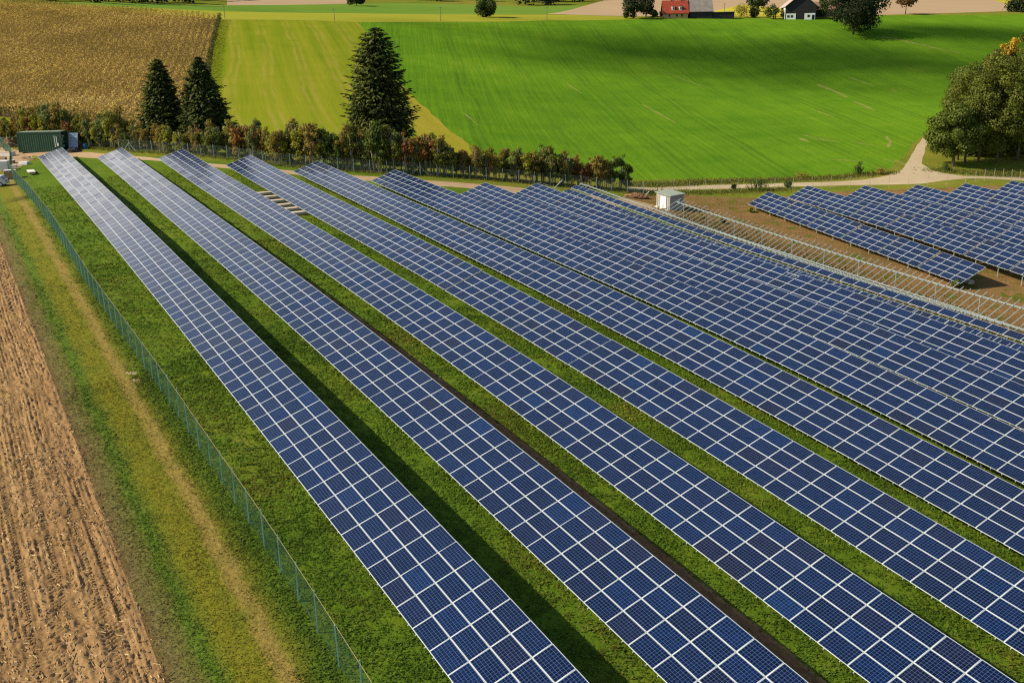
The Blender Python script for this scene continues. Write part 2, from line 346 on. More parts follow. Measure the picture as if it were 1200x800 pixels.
def densify(P, step, jit):
    out = []
    for a, b in zip(P, np.roll(P, -1, 0)):
        L = np.linalg.norm(b - a); far = max(1.0, np.linalg.norm(a) / 120.0)
        k = max(1, int(L / (step * far))); k = min(k, 60)
        for i in range(k):
            q = a + (b - a) * i / k
            if i and jit: q = q + R.normal(0, jit, 2)
            out.append(q)
    return np.array(out)
regions = [('gravel_road', densify(ROAD, 2.0, 0.22)), ('dirt_track', densify(TRACK, 2.0, 0.25))]
for i, (L, hw) in enumerate(STREAKS): regions.append(('bare_soil_patch', streak_poly(L, hw)))
FARG = poly_px([(-160, -2), (0, 0), (50, 3), (266, 6.5), (330, 6.2), (405, 5), (480, 4), (560, 6), (620, 8), (690, 7), (640, 16.5), (560, 17.2), (420, 15.9), (262, 13.4), (130, 7.4), (50, 4.9), (0, 3.4), (-160, 1.9)])
for L, hw in (([(148, 436.5), (153, 437.5), (159, 438)], .30), ([(153, 445), (159, 446), (166, 447)], .45)): regions.append(('sand_patch', streak_poly(L, hw)))
regions += [('ploughed_field', densify(PLOUGH, 4.0, 0)), ('field_verge', densify(VERGE, 4.0, 0)), ('solar_field_grass', densify(SOLARG, 3.0, 0.12)), ('dry_bank', densify(BANK, 3.0, 0.3)),
            ('corn_field_soil', densify(CORN, 4.0, 0.1)), ('dry_meadow_strip', densify(OCHRE, 3.0, 0.3)), ('green_field', densify(GREENF, 4.0, 0.3)), ('meadow', densify(MEADOW, 4.0, 0.2)),
            ('yellow_field', densify(YELLOW, 4.0, .9)), ('far_ploughed_field', densify(PALEA, 8.0, 0)), ('far_yellow_field', densify(RAPE, 8.0, 0)), ('far_yellow_field', densify(RAPEB, 8.0, 0)),
            ('far_ploughed_field', densify(PALEB, 8.0, 0)), ('far_green_field', densify(FARG, 5.0, 1.2))]
def in_poly(P, poly):
    x, y = P[:, 0], P[:, 1]; inside = np.zeros(len(P), bool)
    a = poly; b = np.roll(poly, -1, 0)
    for (x0, y0), (x1, y1) in zip(a, b):
        if y0 == y1: continue
        c = ((y0 > y) != (y1 > y)) & (x < (x1 - x0) * (y - y0) / (y1 - y0) + x0)
        inside ^= c
    return inside
verts = []; edges = []
for nm, P in regions:
    k = len(verts); verts += [tuple(p) for p in P]; edges += [(k + i, k + (i + 1) % len(P)) for i in range(len(P))]
def gridpts(x0, x1, y0, y1, st):
    gx, gy = np.meshgrid(np.arange(x0, x1 + .1, st), np.arange(y0, y1 + .1, st)); g = np.stack([gx.ravel(), gy.ravel()], 1)
    return g + R.uniform(-.2, .2, g.shape) * st
G = [gridpts(-140, 150, -40, 215, 4.0), gridpts(-260, 330, 215, 460, 7.0), gridpts(-260, -140, -40, 215, 12), gridpts(150, 330, -40, 215, 12),
     gridpts(-700, 900, 460, 1600, 36), gridpts(-700, -260, -40, 460, 36), gridpts(330, 900, -40, 460, 36)]
verts += [tuple(p) for p in np.concatenate(G)]
ov, oe, of, _, _, _ = delaunay_2d_cdt([Vector(v) for v in verts], edges, [], 0, 1e-4)
OV = np.array([(v.x, v.y) for v in ov]); OF = np.array([f for f in of if len(f) == 3], np.int32)
OZ = gz(OV); V3 = np.concatenate([OV, OZ[:, None]], 1)
cen = OV[OF].mean(1); lab = np.full(len(OF), -1)
for i in range(len(regions) - 1, -1, -1): lab[in_poly(cen, regions[i][1])] = i
area = np.cross(OV[OF[:, 1]] - OV[OF[:, 0]], OV[OF[:, 2]] - OV[OF[:, 0]]); OF[area < 0] = OF[area < 0][:, ::-1]
OF = OF[np.abs(area) > 1e-7]; lab = lab[np.abs(area) > 1e-7]

# ---- ground materials
def fieldmat(name, cols, patch=0.02, mid=0.25, fine=3.0, along=None, stripe=None, bump=0.5, bdist=0.15, dots=None, mixw=(0.5, 0.3, 0.2), tram=None):
    """patchy ground: three sizes of noise drive a colour ramp; optional long stripes along a direction"""
    m = NT(name)
    f1 = m.noise(patch, None, 3); f2 = m.noise(mid, None, 4); f3 = m.noise(fine, None, 5, 0.65)
    f = m.math('ADD', m.math('MULTIPLY', f1, mixw[0]), m.math('ADD', m.math('MULTIPLY', f2, mixw[1]), m.math('MULTIPLY', f3, mixw[2])))
    h = f3
    if along is not None:
        al = np.array(along) / np.linalg.norm(along); ac = np.array([-al[1], al[0]])
        a, c = m.rowpos(al, ac); a2 = m.math('MULTIPLY', a, stripe[1])
        st = m.noise(stripe[0], m.xyz(a2, c), 3, 0.6); f = m.math('ADD', m.math('MULTIPLY', f, 1 - stripe[2]), m.math('MULTIPLY', st, stripe[2])); h = m.math('ADD', f3, st)
    f = m.math('MULTIPLY_ADD', m.math('SUBTRACT', f, 0.5), 2.2, 0.5)
    c = m.ramp(f, [(i / (len(cols) - 1), q) for i, q in enumerate(cols)])
    if dots is not None:
        d = m.noise(dots[0], None, 2, 0.8); c = m.mix(m.ramp(d, [(dots[1], 0.0), (dots[1] + 0.06, 1.0)]), c, dots[2])
    if tram is not None:
        al = np.array(tram[0]) / np.linalg.norm(tram[0]); a, cc = m.rowpos(al, np.array([-al[1], al[0]]))
        w_ = m.math('ADD', cc, m.math('MULTIPLY', m.noise(0.02, None, 2), 6.0)); g1 = m.math('FRACT', m.math('DIVIDE', w_, tram[1])); k = None
        for o_ in (0.45, 0.45 + 1.9 / tram[1]):
            q = m.ramp(m.math('ABSOLUTE', m.math('SUBTRACT', g1, o_)), [(0.0, 1.0), (0.75 / tram[1], 0.0)]); k = q if k is None else m.math('MAXIMUM', k, q)
        k = m.math('MULTIPLY', k, m.ramp(m.noise(0.06, None, 3), [(0.34, 0.10), (0.58, tram[3])])); c = m.mix(k, c, tram[2])
    m.base(c); m.bump(h, bump, bdist); m.b.inputs['Specular IOR Level'].default_value = 0.0
    return m.m
def dirof(x0, y0, x1, y1): a = px2w(x0, y0)[:2]; b = px2w(x1, y1)[:2]; return b - a
DG = dirof(560, 147, 420, 40); DMEAD = dirof(330, 170, 300, 40); DTRAM = dirof(1025, 129, 900, 74); DCORN = dirof(241, 110, 257, 30)
GM = {}
GM['gravel_road'] = fieldmat('gravel', [(0.33, 0.25, 0.155), (0.44, 0.345, 0.22), (0.53, 0.43, 0.29)], 0.05, 0.6, 6, bump=0.3, bdist=0.05)
GM['sand_patch'] = fieldmat('pale_sand', [(0.24, 0.20, 0.06), (0.42, 0.34, 0.19), (0.56, 0.47, 0.31)], 0.3, 1.5, 6, bump=0.4, bdist=0.04)
GM['dirt_track'] = fieldmat('dirt', [(0.27, 0.17, 0.09), (0.42, 0.29, 0.17), (0.54, 0.40, 0.26)], 0.06, 0.5, 5, bump=0.4, bdist=0.06)
GM['bare_soil_patch'] = fieldmat('bare_soil', [(0.07, 0.16, 0.012), (0.14, 0.19, 0.025), (0.27, 0.25, 0.08), (0.36, 0.29, 0.13)], 0.25, 1.1, 4, mixw=(.3, .4, .3))
GM['green_field'] = fieldmat('green_crop', [(0.046, 0.115, 0.010), (0.078, 0.175, 0.011), (0.118, 0.228, 0.013), (0.20, 0.265, 0.022)], 0.016, 0.13, 1.0, DTRAM, (0.8, 0.022, 0.28), 0.5, 0.3, (0.5, 0.70, (0.17, 0.19, 0.05)), (.5, .36, .14), (DTRAM, 19.0, (0.055, 0.11, 0.013), 0.45))
GM['meadow'] = fieldmat('mown_meadow', [(0.10, 0.155, 0.010), (0.165, 0.205, 0.012), (0.225, 0.235, 0.018), (0.27, 0.245, 0.03)], 0.014, 0.12, 1.8, DMEAD, (0.32, 0.03, 0.5), 0.5, 0.2, tram=(DMEAD, 9.0, (0.30, 0.24, 0.05), 0.6))
GM['dry_meadow_strip'] = fieldmat('dry_meadow', [(0.19, 0.20, 0.016), (0.28, 0.245, 0.025), (0.35, 0.28, 0.04)], 0.03, 0.2, 1.5, DG, (0.6, 0.05, 0.5), 0.4, 0.2)
GM['corn_field_soil'] = fieldmat('corn_soil', [(0.10, 0.07, 0.03), (0.16, 0.11, 0.05)], 0.05, 0.4, 3)
GM['yellow_field'] = fieldmat('yellow_stubble', [(0.19, 0.22, 0.02), (0.28, 0.28, 0.03), (0.33, 0.30, 0.05)], 0.008, 0.05, 0.6, (1, 0.02), (0.15, 0.05, 0.3), 0.2, 0.2)
GM['far_ploughed_field'] = fieldmat('pale_soil', [(0.30, 0.21, 0.12), (0.38, 0.27, 0.16), (0.42, 0.31, 0.19)], 0.005, 0.04, 0.5, (1, 0.25), (0.12, 0.05, 0.4), 0.2, 0.2)
GM['far_green_field'] = fieldmat('far_green', [(0.085, 0.17, 0.025), (0.13, 0.22, 0.03), (0.17, 0.24, 0.04)], 0.01, 0.06, 0.6, bump=0.2)
GM['far_yellow_field'] = fieldmat('far_stubble', [(0.38, 0.33, 0.03), (0.50, 0.42, 0.06)], 0.01, 0.08, 0.6, bump=0.2)
GM['ground'] = fieldmat('rough_grass', [(0.055, 0.10, 0.012), (0.11, 0.15, 0.015), (0.20, 0.19, 0.03), (0.24, 0.19, 0.05)], 0.03, 0.25, 2.2, bump=0.7, bdist=0.25)
GM['dry_bank'] = fieldmat('dry_earth', [(0.075, 0.075, 0.016), (0.17, 0.11, 0.04), (0.25, 0.145, 0.06), (0.30, 0.20, 0.09)], 0.07, 0.55, 3.0, bump=0.9, bdist=0.25, mixw=(.35, .4, .25), dots=(.35, .57, (.115, .12, .02)))

def m_solargrass():
    m = NT('solar_grass'); s, c = m.rowpos()
    f1 = m.noise(0.05, None, 3); f2 = m.noise(0.5, None, 4); f3 = m.noise(5.0, None, 5, 0.7)
    f = m.math('ADD', m.math('MULTIPLY', f1, 0.35), m.math('ADD', m.math('MULTIPLY', f2, 0.35), m.math('MULTIPLY', f3, 0.3)))
    f = m.math('MULTIPLY_ADD', m.math('SUBTRACT', f, 0.5), 2.2, 0.5)
    g = m.ramp(f, [(0.1, (0.055, 0.100, 0.008)), (0.45, (0.092, 0.155, 0.010)), (0.7, (0.135, 0.175, 0.014)), (0.95, (0.19, 0.165, 0.03))])
    # cable trench along the upper side of the second row, with an earth lip
    e = m.math('ADD', c, m.math('MULTIPLY', m.math('SUBTRACT', m.noise(0.6, None, 4), 0.5), 0.45)); e = m.math('ADD', e, m.math('MULTIPLY', m.math('MAXIMUM', m.math('SUBTRACT', s, 30.0), 0.0), 0.013))
    soil = m.ramp(m.noise(3.0, None, 4), [(0.3, (0.15, 0.078, 0.034)), (0.7, (0.27, 0.145, 0.065))])
    k1 = m.ramp(m.math('MULTIPLY_ADD', e, 0.1, -2.25), [(0.42, 0.0), (0.45, 1.0), (0.612, 1.0), (0.625, 0.0)])
    lip = m.ramp(m.math('MULTIPLY_ADD', e, 0.1, -2.25), [(0.595, 0.0), (0.610, 1.0), (0.620, 1.0), (0.638, 0.0)])
    k2 = m.math('MULTIPLY', lip, m.ramp(m.noise(0.35, None, 3), [(0.35, 0.1), (0.6, 1.0)]))
    col = m.mix(k1, g, soil); col = m.mix(k2, col, (0.34, 0.21, 0.09))
    m.base(col); m.bump(m.math('ADD', f3, f2), 0.9, 0.12); m.b.inputs['Specular IOR Level'].default_value = 0.05
    return m.m
GM['solar_field_grass'] = m_solargrass()
VERGE_STOPS = [(4.4, (0.15, 0.095, 0.042)), (4.9, (0.165, 0.135, 0.05)), (5.6, (0.14, 0.14, 0.032)), (6.0, (0.095, 0.155, 0.016)), (6.25, (0.095, 0.155, 0.016)), (6.65, (0.150, 0.165, 0.018)), (7.3, (0.180, 0.170, 0.016)), (8.15, (0.165, 0.165, 0.016)), (8.5, (0.25, 0.185, 0.045)), (8.95, (0.26, 0.19, 0.05)), (9.35, (0.15, 0.155, 0.018)), (10.0, (0.095, 0.145, 0.013)), (10.7, (0.07, 0.125, 0.011))]
def m_verge():
    m = NT('verge_strips'); s, c = m.rowpos()
    e = m.math('ADD', c, m.math('MULTIPLY', m.math('SUBTRACT', m.noise(0.35, None, 4, 0.6), 0.5), 1.0))
    e = m.math('DIVIDE', m.math('SUBTRACT', e, 4.4), 6.3)
    col = m.ramp(e, [((q - 4.4) / 6.3, k) for q, k in VERGE_STOPS])
    f3 = m.noise(4.5, None, 5, 0.7); f2 = m.noise(0.45, None, 3)
    col = m.mix(1.0, col, m.ramp(f3, [(0.28, (0.55, 0.6, 0.5)), (0.72, (1.4, 1.35, 1.3))]), 'MULTIPLY'); col = m.mix(m.ramp(f2, [(0.5, 0.0), (0.72, 0.5)]), col, (0.09, 0.12, 0.014))
    m.base(col); m.bump(m.math('ADD', f3, f2), 0.9, 0.12); m.b.inputs['Specular IOR Level'].default_value = 0.05
    return m.m
GM['field_verge'] = m_verge()
def m_plough():
    m = NT('ploughed_soil'); s, c = m.rowpos()
    f1 = m.noise(0.12, None, 3); f2 = m.noise(1.3, None, 4); f3 = m.noise(9.0, None, 5, 0.7)
    st = m.noise(2.2, m.xyz(m.math('MULTIPLY', s, 0.10), c), 3)
    f = m.math('ADD', m.math('MULTIPLY', f1, 0.25), m.math('ADD', m.math('MULTIPLY', f2, 0.25), m.math('ADD', m.math('MULTIPLY', f3, 0.25), m.math('MULTIPLY', st, 0.25))))
    f = m.math('MULTIPLY_ADD', m.math('SUBTRACT', f, 0.5), 2.4, 0.5)
    col = m.ramp(f, [(0.05, (0.15, 0.085, 0.038)), (0.4, (0.262, 0.155, 0.066)), (0.65, (0.330, 0.200, 0.090)), (0.95, (0.43, 0.285, 0.14))])
    col = m.mix(m.ramp(m.noise(0.22, None, 2), [(0.60, 0.0), (0.72, 0.45)]), col, (0.34, 0.235, 0.06))
    m.base(col); m.bump(f3, 0.8, 0.03); m.b.inputs['Specular IOR Level'].default_value = 0.05
    return m.m
GM['ploughed_field'] = m_plough()
soil_patches = None
names = {}
for i, (nm, P) in enumerate(regions): names.setdefault(nm, []).append(i)
def ground_obj(nm, sel, V=None, Fa=None):
    fs = OF[sel]; used, inv = np.unique(fs, return_inverse=True)
    o = mesh_np(nm, V3[used], [inv.reshape(-1, 3)], GM[nm], smooth=True); tag(o, kind='structure'); return o
for nm, ids in names.items():
    sel = np.isin(lab, ids)
    if nm == 'ploughed_field':                  # the finely shaped strip below replaces this part
        q = cen[lab.shape[0] * 0:][:0] if False else OV[OF].mean(1); s_ = q @ AH; c_ = q @ CH
        sel &= ~((s_ > 20) & (s_ < 132) & (c_ > -7.5))
    if sel.any(): ground_obj(nm, sel)
ground_obj('ground', lab == -1)

# ---- the ploughed strip: real furrows, tyre treads and clods
def value_noise(x, y, seed):
    xi = np.floor(x).astype(np.int64); yi = np.floor(y).astype(np.int64); fx = x - xi; fy = y - yi
    fx = fx * fx * (3 - 2 * fx); fy = fy * fy * (3 - 2 * fy)
    def h(i, j):
        k = (i * 374761393 + j * 668265263 + seed * 974711) & 0xFFFFFFFF; k = ((k ^ (k >> 13)) * 1274126177) & 0xFFFFFFFF
        return ((k ^ (k >> 16)) & 0xFFFF) / 65535.0
    return (h(xi, yi) * (1 - fx) + h(xi + 1, yi) * fx) * (1 - fy) + (h(xi, yi + 1) * (1 - fx) + h(xi + 1, yi + 1) * fx) * fy
def plough_h(s, c):
    w = 0.35 * (value_noise(s / 9, c / 9, 3) - .5)
    fur = np.sin(2 * math.pi * (c + w) / 0.24) * 0.032 * (value_noise(s / 4, c / 1.3, 5) > 0.36)
    big = np.sin(2 * math.pi * (c + w) / 0.75) * 0.020
    h = fur + big + 0.085 * (value_noise(s / .6, c / .16, 1) - .5) + 0.075 * (value_noise(s / .22, c / .09, 2) - .5) + 0.035 * (value_noise(s / 2.5, c / .8, 14) > .5) * np.sin(2 * math.pi * (s + .3 * np.sin(c * 3)) / .30) + 0.12 * (value_noise(s / 2.2, c / 1.2, 9) - .5)
    for c0, dc, wd, dep in ((3.75, 0.0, 0.20, 0.10), (3.1, 0.004, 0.26, 0.05), (1.6, 0.012, 0.28, 0.06), (0.2, -0.008, 0.28, 0.05), (-1.3, 0.01, 0.3, 0.05)):
        cc = c0 + dc * (s - 45) + 0.12 * np.sin(s / 7 + c0); t = np.exp(-((c - cc) / wd) ** 4)
        tread = np.sin(2 * math.pi * (s + np.abs(c - cc) * 0.8) / 0.27); on = (value_noise(s / 5, c * 0 + c0, 11) > 0.3)
        h = h * (1 - .6 * t * on) + t * on * (tread * 0.065 - dep * 0.5)
    return h
ss = np.concatenate([np.arange(20, 60, 0.075), np.arange(60, 90, 0.13), np.arange(90, 132.01, 0.22)]); cs = np.arange(-7.5, 4.63, 0.075)
gs, gc = np.meshgrid(ss, cs, indexing='ij'); PXY = sc2xy(gs, gc)
GZf = gz(sc2xy(ss[::12][:, None] + 0 * cs[None, ::12], cs[None, ::12] + 0 * ss[::12][:, None]))
iz = np.stack([np.interp(ss, ss[::12], GZf[:, j]) for j in range(GZf.shape[1])], 1); iz = np.stack([np.interp(cs, cs[::12], iz[i]) for i in range(len(ss))])
edge = np.clip((4.4 - gc) / 0.25, 0, 1) * np.clip((gc + 7.5) / 0.4, 0, 1)
PZ = iz + plough_h(gs, gc) * edge * np.where(gs > 60, 1.3, 1.15) - np.clip((gc - 4.42) / .1, 0, 1) * .06
na, nb = gs.shape; idx = np.arange(na * nb).reshape(na, nb)
q = np.stack([idx[:-1, :-1], idx[1:, :-1], idx[1:, 1:], idx[:-1, 1:]], -1).reshape(-1, 4)
pf = mesh_np('ploughed_field', np.concatenate([PXY, PZ[..., None]], -1).reshape(-1, 3), [q], GM['ploughed_field'], smooth=True); tag(pf, kind='structure')

# ---- scattered leaves: grass, clover and dock as short leaf faces; straw on the soil
def leaf_quads(P, L, Wd, pitch_rng=(0.05, 0.95), rng=R):
    """one bent leaf (two quads sharing an edge) per point: rising from P, random heading"""
    n_ = len(P); a = rng.uniform(0, 2 * math.pi, n_); p = rng.uniform(*pitch_rng, n_)
    d = np.stack([np.cos(a) * np.cos(p), np.sin(a) * np.cos(p), np.sin(p)], 1); sd = np.stack([-np.sin(a), np.cos(a), 0 * a], 1)
    d2 = d.copy(); d2[:, 2] -= 0.55; L = L[:, None]; w = Wd[:, None] / 2
    A = P; B = P + d * L * .55; C = B + d2 * L * .5
    V = np.stack([A - sd * w * .5, A + sd * w * .5, B + sd * w, B - sd * w, C + sd * w * .35, C - sd * w * .35], 1).reshape(-1, 3)
    k = np.arange(n_)[:, None] * 6
    return V, np.concatenate([k + np.array([[0, 1, 2, 3]]), k + np.array([[3, 2, 4, 5]])]).astype(np.int32)
def visible(P, m=25):
    x, y, d = project(P); return (x > -m) & (x < 1200 + m) & (y > -m) & (y < 800 + m) & (d > 1)
def scatter(bands, dens, smax):
    """random points in bands of the row frame; dens(s) leaves per m2, thinning out with distance"""
    out = []
    for c0, c1, s0, s1 in bands:
        for a in np.arange(s0, min(s1, smax), 5.0):
            n_ = int(dens(a) * 5.0 * (c1 - c0)); out.append(np.stack([R.uniform(a, a + 5, n_), R.uniform(c0, c1, n_)], 1))
    return np.concatenate(out)
def tint_cols(base, s, c, amp=0.24):
    n1 = value_noise(s / 2.3, c / 2.3, 21); n2 = value_noise(s / .5, c / .5, 22)
    return base * (1 + amp * (n1 - .5) * 2 + amp * .6 * (n2 - .5) * 2)[:, None]
leafm = tintmat('grass_leaf', 0.42)
ROW0, PITCH, NROW = 14.12, 7.68, 9
def dn(s): return 160 if s < 50 else 100 if s < 70 else 40 if s < 100 else 14
bands = [(10.65, 15.0, 18, 178)] + [(ROW0 + PITCH * r + 5.0, ROW0 + PITCH * (r + 1) + 1.3, 14, 165 - 9 * r) for r in range(8)]
Q = scatter(bands, dn, 150); sQ, cQ = Q[:, 0], Q[:, 1]
tr = (cQ > 27.0) & (cQ < 28.65 - np.maximum(sQ - 30, 0) * .013); keep = ~tr | (R.random(len(Q)) < .04); Q = Q[keep]; sQ, cQ = Q[:, 0], Q[:, 1]
keep = value_noise(sQ / .45, cQ / .45, 31) * .6 + value_noise(sQ / 1.7, cQ / 1.7, 32) * .4 > R.uniform(.15, .62, len(Q)); Q = Q[keep]; sQ, cQ = Q[:, 0], Q[:, 1]
XY = sc2xy(sQ, cQ); P = np.concatenate([XY, gz(XY)[:, None]], 1); vis = visible(P); P = P[vis]; sQ = sQ[vis]; cQ = cQ[vis]
P[:, 2] += R.uniform(0, .05, len(P))
gcol = np.array([(0.078, 0.145, 0.011), (0.105, 0.178, 0.013), (0.150, 0.185, 0.017), (0.22, 0.18, 0.035)])
pick = np.clip((value_noise(sQ / 3.1, cQ / 3.1, 41) * 2.9 + R.normal(0, .45, len(sQ))).astype(int), 0, 3)
sz = 1 + np.clip((sQ - 40) / 60, 0, 1.2)
V, q = leaf_quads(P, R.uniform(.07, .19, len(P)) * sz, R.uniform(.035, .09, len(P)) * sz)
tag(mesh_np('field_grass', V, [q], leafm, col=np.repeat(tint_cols(gcol[pick], sQ, cQ), 6, 0)), kind='stuff')
# verge outside the fence
Q = scatter([(4.3, 10.7, 25, 165)], lambda s: dn(s) * 1.15, 140); sQ, cQ = Q[:, 0], Q[:, 1]
cj = cQ + (value_noise(sQ / 1.6, cQ / 1.6, 51) - .5) * .7
prob = np.interp(cj, [4.3, 4.8, 5.9, 6.1, 6.5, 6.9, 8.2, 8.6, 8.95, 9.4, 10.7], [.08, .55, .6, .9, .8, .5, .5, .14, .14, .8, .95])
keep = R.random(len(Q)) < prob; Q = Q[keep]; sQ, cQ, cj = Q[:, 0], Q[:, 1], cj[keep]
XY = sc2xy(sQ, cQ); P = np.concatenate([XY, gz(XY)[:, None]], 1); vis = visible(P); P, sQ, cQ, cj = P[vis], sQ[vis], cQ[vis], cj[vis]
base = np.stack([np.interp(cj, [q_ for q_, _ in VERGE_STOPS], [k[i] for _, k in VERGE_STOPS]) for i in range(3)], 1) * 1.05
sz = (1 + np.clip((sQ - 40) / 60, 0, 1.2)) * np.interp(cj, [4.4, 6, 7, 9.3, 10.3], [.75, 1.0, .75, .9, 1.25])
V, q = leaf_quads(P, R.uniform(.08, .19, len(P)) * sz, R.uniform(.025, .07, len(P)) * sz)
tag(mesh_np('verge_grass', V, [q], leafm, col=np.repeat(tint_cols(base, sQ, cQ), 6, 0)), kind='stuff')
# straw and maize stubble on the ploughed strip
Q = scatter([(-5, 4.5, 26, 120)], lambda s: 48 if s < 60 else 26, 125); sQ, cQ = Q[:, 0], Q[:, 1]
rowish = np.cos(2 * math.pi * (cQ + .35 * (value_noise(sQ / 9, cQ / 9, 3) - .5)) / .75) * .5 + .5
keep = R.random(len(Q)) < .25 + .75 * rowish ** 3; Q = Q[keep]; sQ, cQ = Q[:, 0], Q[:, 1]
XY = sc2xy(sQ, cQ); P = np.concatenate([XY, (gz(XY) + plough_h(sQ, cQ) + .012)[:, None]], 1); vis = visible(P); P = P[vis]; n_ = len(P)
a = R.normal(math.atan2(AH[1], AH[0]), .7, n_); L = R.uniform(.06, .30, n_)[:, None]; w = R.uniform(.010, .026, n_)[:, None]; el = R.normal(.08, .15, n_)
d = np.stack([np.cos(a) * np.cos(el), np.sin(a) * np.cos(el), np.sin(el)], 1); sd = np.stack([-np.sin(a), np.cos(a), 0 * a], 1); up = np.array([[0, 0, 1.0]])
V = np.stack([P - sd * w, P + sd * w, P + up * w * 1.6, P + d * L - sd * w, P + d * L + sd * w, P + d * L + up * w * 1.6], 1).reshape(-1, 3)
k = np.arange(n_)[:, None] * 6
Fq = np.concatenate([k + np.array([[0, 3, 5, 2]]), k + np.array([[1, 2, 5, 4]])])
scol = np.array([(0.36, 0.23, 0.105), (0.47, 0.33, 0.165), (0.27, 0.155, 0.065)])[R.integers(0, 3, n_)]
tag(mesh_np('maize_straw', V, [Fq], tintmat('straw', 0.0), col=np.repeat(scol, 6, 0)), kind='stuff')

# ================================================================== SOLAR PANELS
def m_cells(name, island):
    """60-cell glass face: 10 x 6 blue cells, pale gaps and thin bus bars from the panel's own UV"""
    m = NT(name); uv = m.n('ShaderNodeUVMap'); uv.uv_map = 'UVMap'; sp = m.n('ShaderNodeSeparateXYZ'); m.l(uv.outputs[0], sp.inputs[0])
    U_, V_ = sp.outputs[0], sp.outputs[1]
    def line(x, w): return m.math('GREATER_THAN', m.math('ABSOLUTE', m.math('SUBTRACT', m.math('FRACT', x), 0.5)), 0.5 - w)
    gap = m.math('MAXIMUM', line(U_, 0.026), line(V_, 0.028))
    bus = line(m.math('MULTIPLY', m.math('ADD', V_, 0.5 / 3), 3.0), 0.04)
    if island: rnd = m.n('ShaderNodeNewGeometry').outputs['Random Per Island']
    else: rnd = m.n('ShaderNodeObjectInfo').outputs['Random']
    tone = m.ramp(rnd, [(0.0, (0.0018, 0.0090, 0.044)), (0.25, (0.0019, 0.0118, 0.058)), (0.5, (0.0038, 0.0092, 0.041)), (0.75, (0.0018, 0.0150, 0.076)), (0.92, (0.0085, 0.0090, 0.031)), (1.0, (0.0020, 0.022, 0.098))])
    cid = m.xyz(m.math('FLOOR', U_), m.math('FLOOR', V_), m.math('MULTIPLY', rnd, 91.0)); wn_ = m.n('ShaderNodeTexWhiteNoise'); m.l(cid, wn_.inputs['Vector'])
    k = m.math('MULTIPLY_ADD', wn_.outputs['Value'], 0.4, 0.55); cell = m.n('ShaderNodeVectorMath', operation='SCALE'); m.l(tone, cell.inputs[0]); m.l(k, cell.inputs[3])
    col = m.mix(m.math('MULTIPLY', bus, 0.5), cell.outputs[0], (0.02, 0.035, 0.09)); col = m.mix(gap, col, (0.10, 0.15, 0.26))
    m.base(col); m.l(m.math('MULTIPLY_ADD', m.math('FRACT', m.math('MULTIPLY', rnd, 37.7)), 0.14, 0.10), m.b.inputs['Roughness']); m.b.inputs['Specular IOR Level'].default_value = 0.5
    m.b.inputs['IOR'].default_value = 1.36
    return m.m
cellsA, cellsB = m_cells('cell_glass', False), m_cells('cell_glass_far', True)
alu = plain('white_aluminium', (0.53, 0.57, 0.57), 0.45, 0.0, 0.03, 2.0, 0.4)
galv = plain('galvanised_steel', (0.42, 0.48, 0.46), 0.45, 0.35, 0.10, 6.0, 0.5)
backs = plain('back_sheet', (0.6, 0.6, 0.6), 0.6, 0, .03)
PU, PV, TILT = 1.67, 1.01, 18.3 * D2R
ML, MW, FR = 1.664, 1.004, 0.026
# module in its own frame: x along the row, y up the slope, z the face normal; face at z = 0
g_v = np.array([(FR, FR, -.004), (ML - FR, FR, -.004), (ML - FR, MW - FR, -.004), (FR, MW - FR, -.004), (FR, FR, -.036), (ML - FR, FR, -.036), (ML - FR, MW - FR, -.036), (FR, MW - FR, -.036)])
g_f = np.array([(0, 1, 2, 3), (7, 6, 5, 4)]); g_uv = np.array([(-.12, -.14), (10.12, -.14), (10.12, 6.14), (-.12, 6.14)] + [(0, 0)] * 4)
oc = [(0, 0), (ML, 0), (ML, MW), (0, MW)]; ic = [(FR, FR), (ML - FR, FR), (ML - FR, MW - FR), (FR, MW - FR)]
f_v = np.array([(*p, 0) for p in oc] + [(*p, 0) for p in ic] + [(*p, -.04) for p in oc] + [(*p, -.04) for p in ic])
f_f = np.array([f for i in range(4) for j in [(i + 1) % 4] for f in ((i, j, 4 + j, 4 + i), (8 + i, 8 + j, j, i), (12 + i, 12 + j, 8 + j, 8 + i), (4 + i, 4 + j, 12 + j, 12 + i))])
def proto_glass():
    o = mesh_np('solar_module', g_v, [g_f], [cellsA, backs], [0, 1], uv=g_uv); return o
PG = proto_glass(); PF = mesh_np('module_frame', f_v, [f_f], alu); PF.parent = PG
full_v = np.concatenate([g_v, f_v]); full_f = np.concatenate([g_f, f_f + 8])
full_uv = np.concatenate([g_uv, np.zeros((len(f_f) * 4, 2))])
PFULL = mesh_np('solar_module', full_v, [full_f], [cellsA, backs, alu], [0, 1] + [2] * len(f_f), uv=full_uv)
def place(proto, Mw, parent, ploc):
    c = proto.copy(); COL.objects.link(c); c.parent = parent
    Q = Mw.copy(); Q.translation = Mw.translation - Vector(ploc); c.matrix_basis = Q
    for ch in proto.children:
        d = ch.copy(); COL.objects.link(d); d.parent = c
    return c
def merged_modules(Ms, parent, ploc, name='solar_modules'):
    """all remaining modules of one row as one mesh"""
    A_ = np.array([np.array(m) for m in Ms]); V_ = np.einsum('nij,kj->nki', A_[:, :3, :3], full_v) + A_[:, None, :3, 3] - np.array(ploc)
    k = np.arange(len(Ms))[:, None, None] * len(full_v); Fq = (full_f[None] + k).reshape(-1, 4)
    return tag(mesh_np(name, V_.reshape(-1, 3), [Fq], [cellsB, backs, alu], np.tile([0, 1] + [2] * len(f_f), len(Ms)), parent, uv=np.tile(full_uv, (len(Ms), 1))), kind='stuff')
ROWEND = [178.5, 169.3, 159.6, 150.3, 141.5, 131.4, 118.6, 117.2, 118.2]
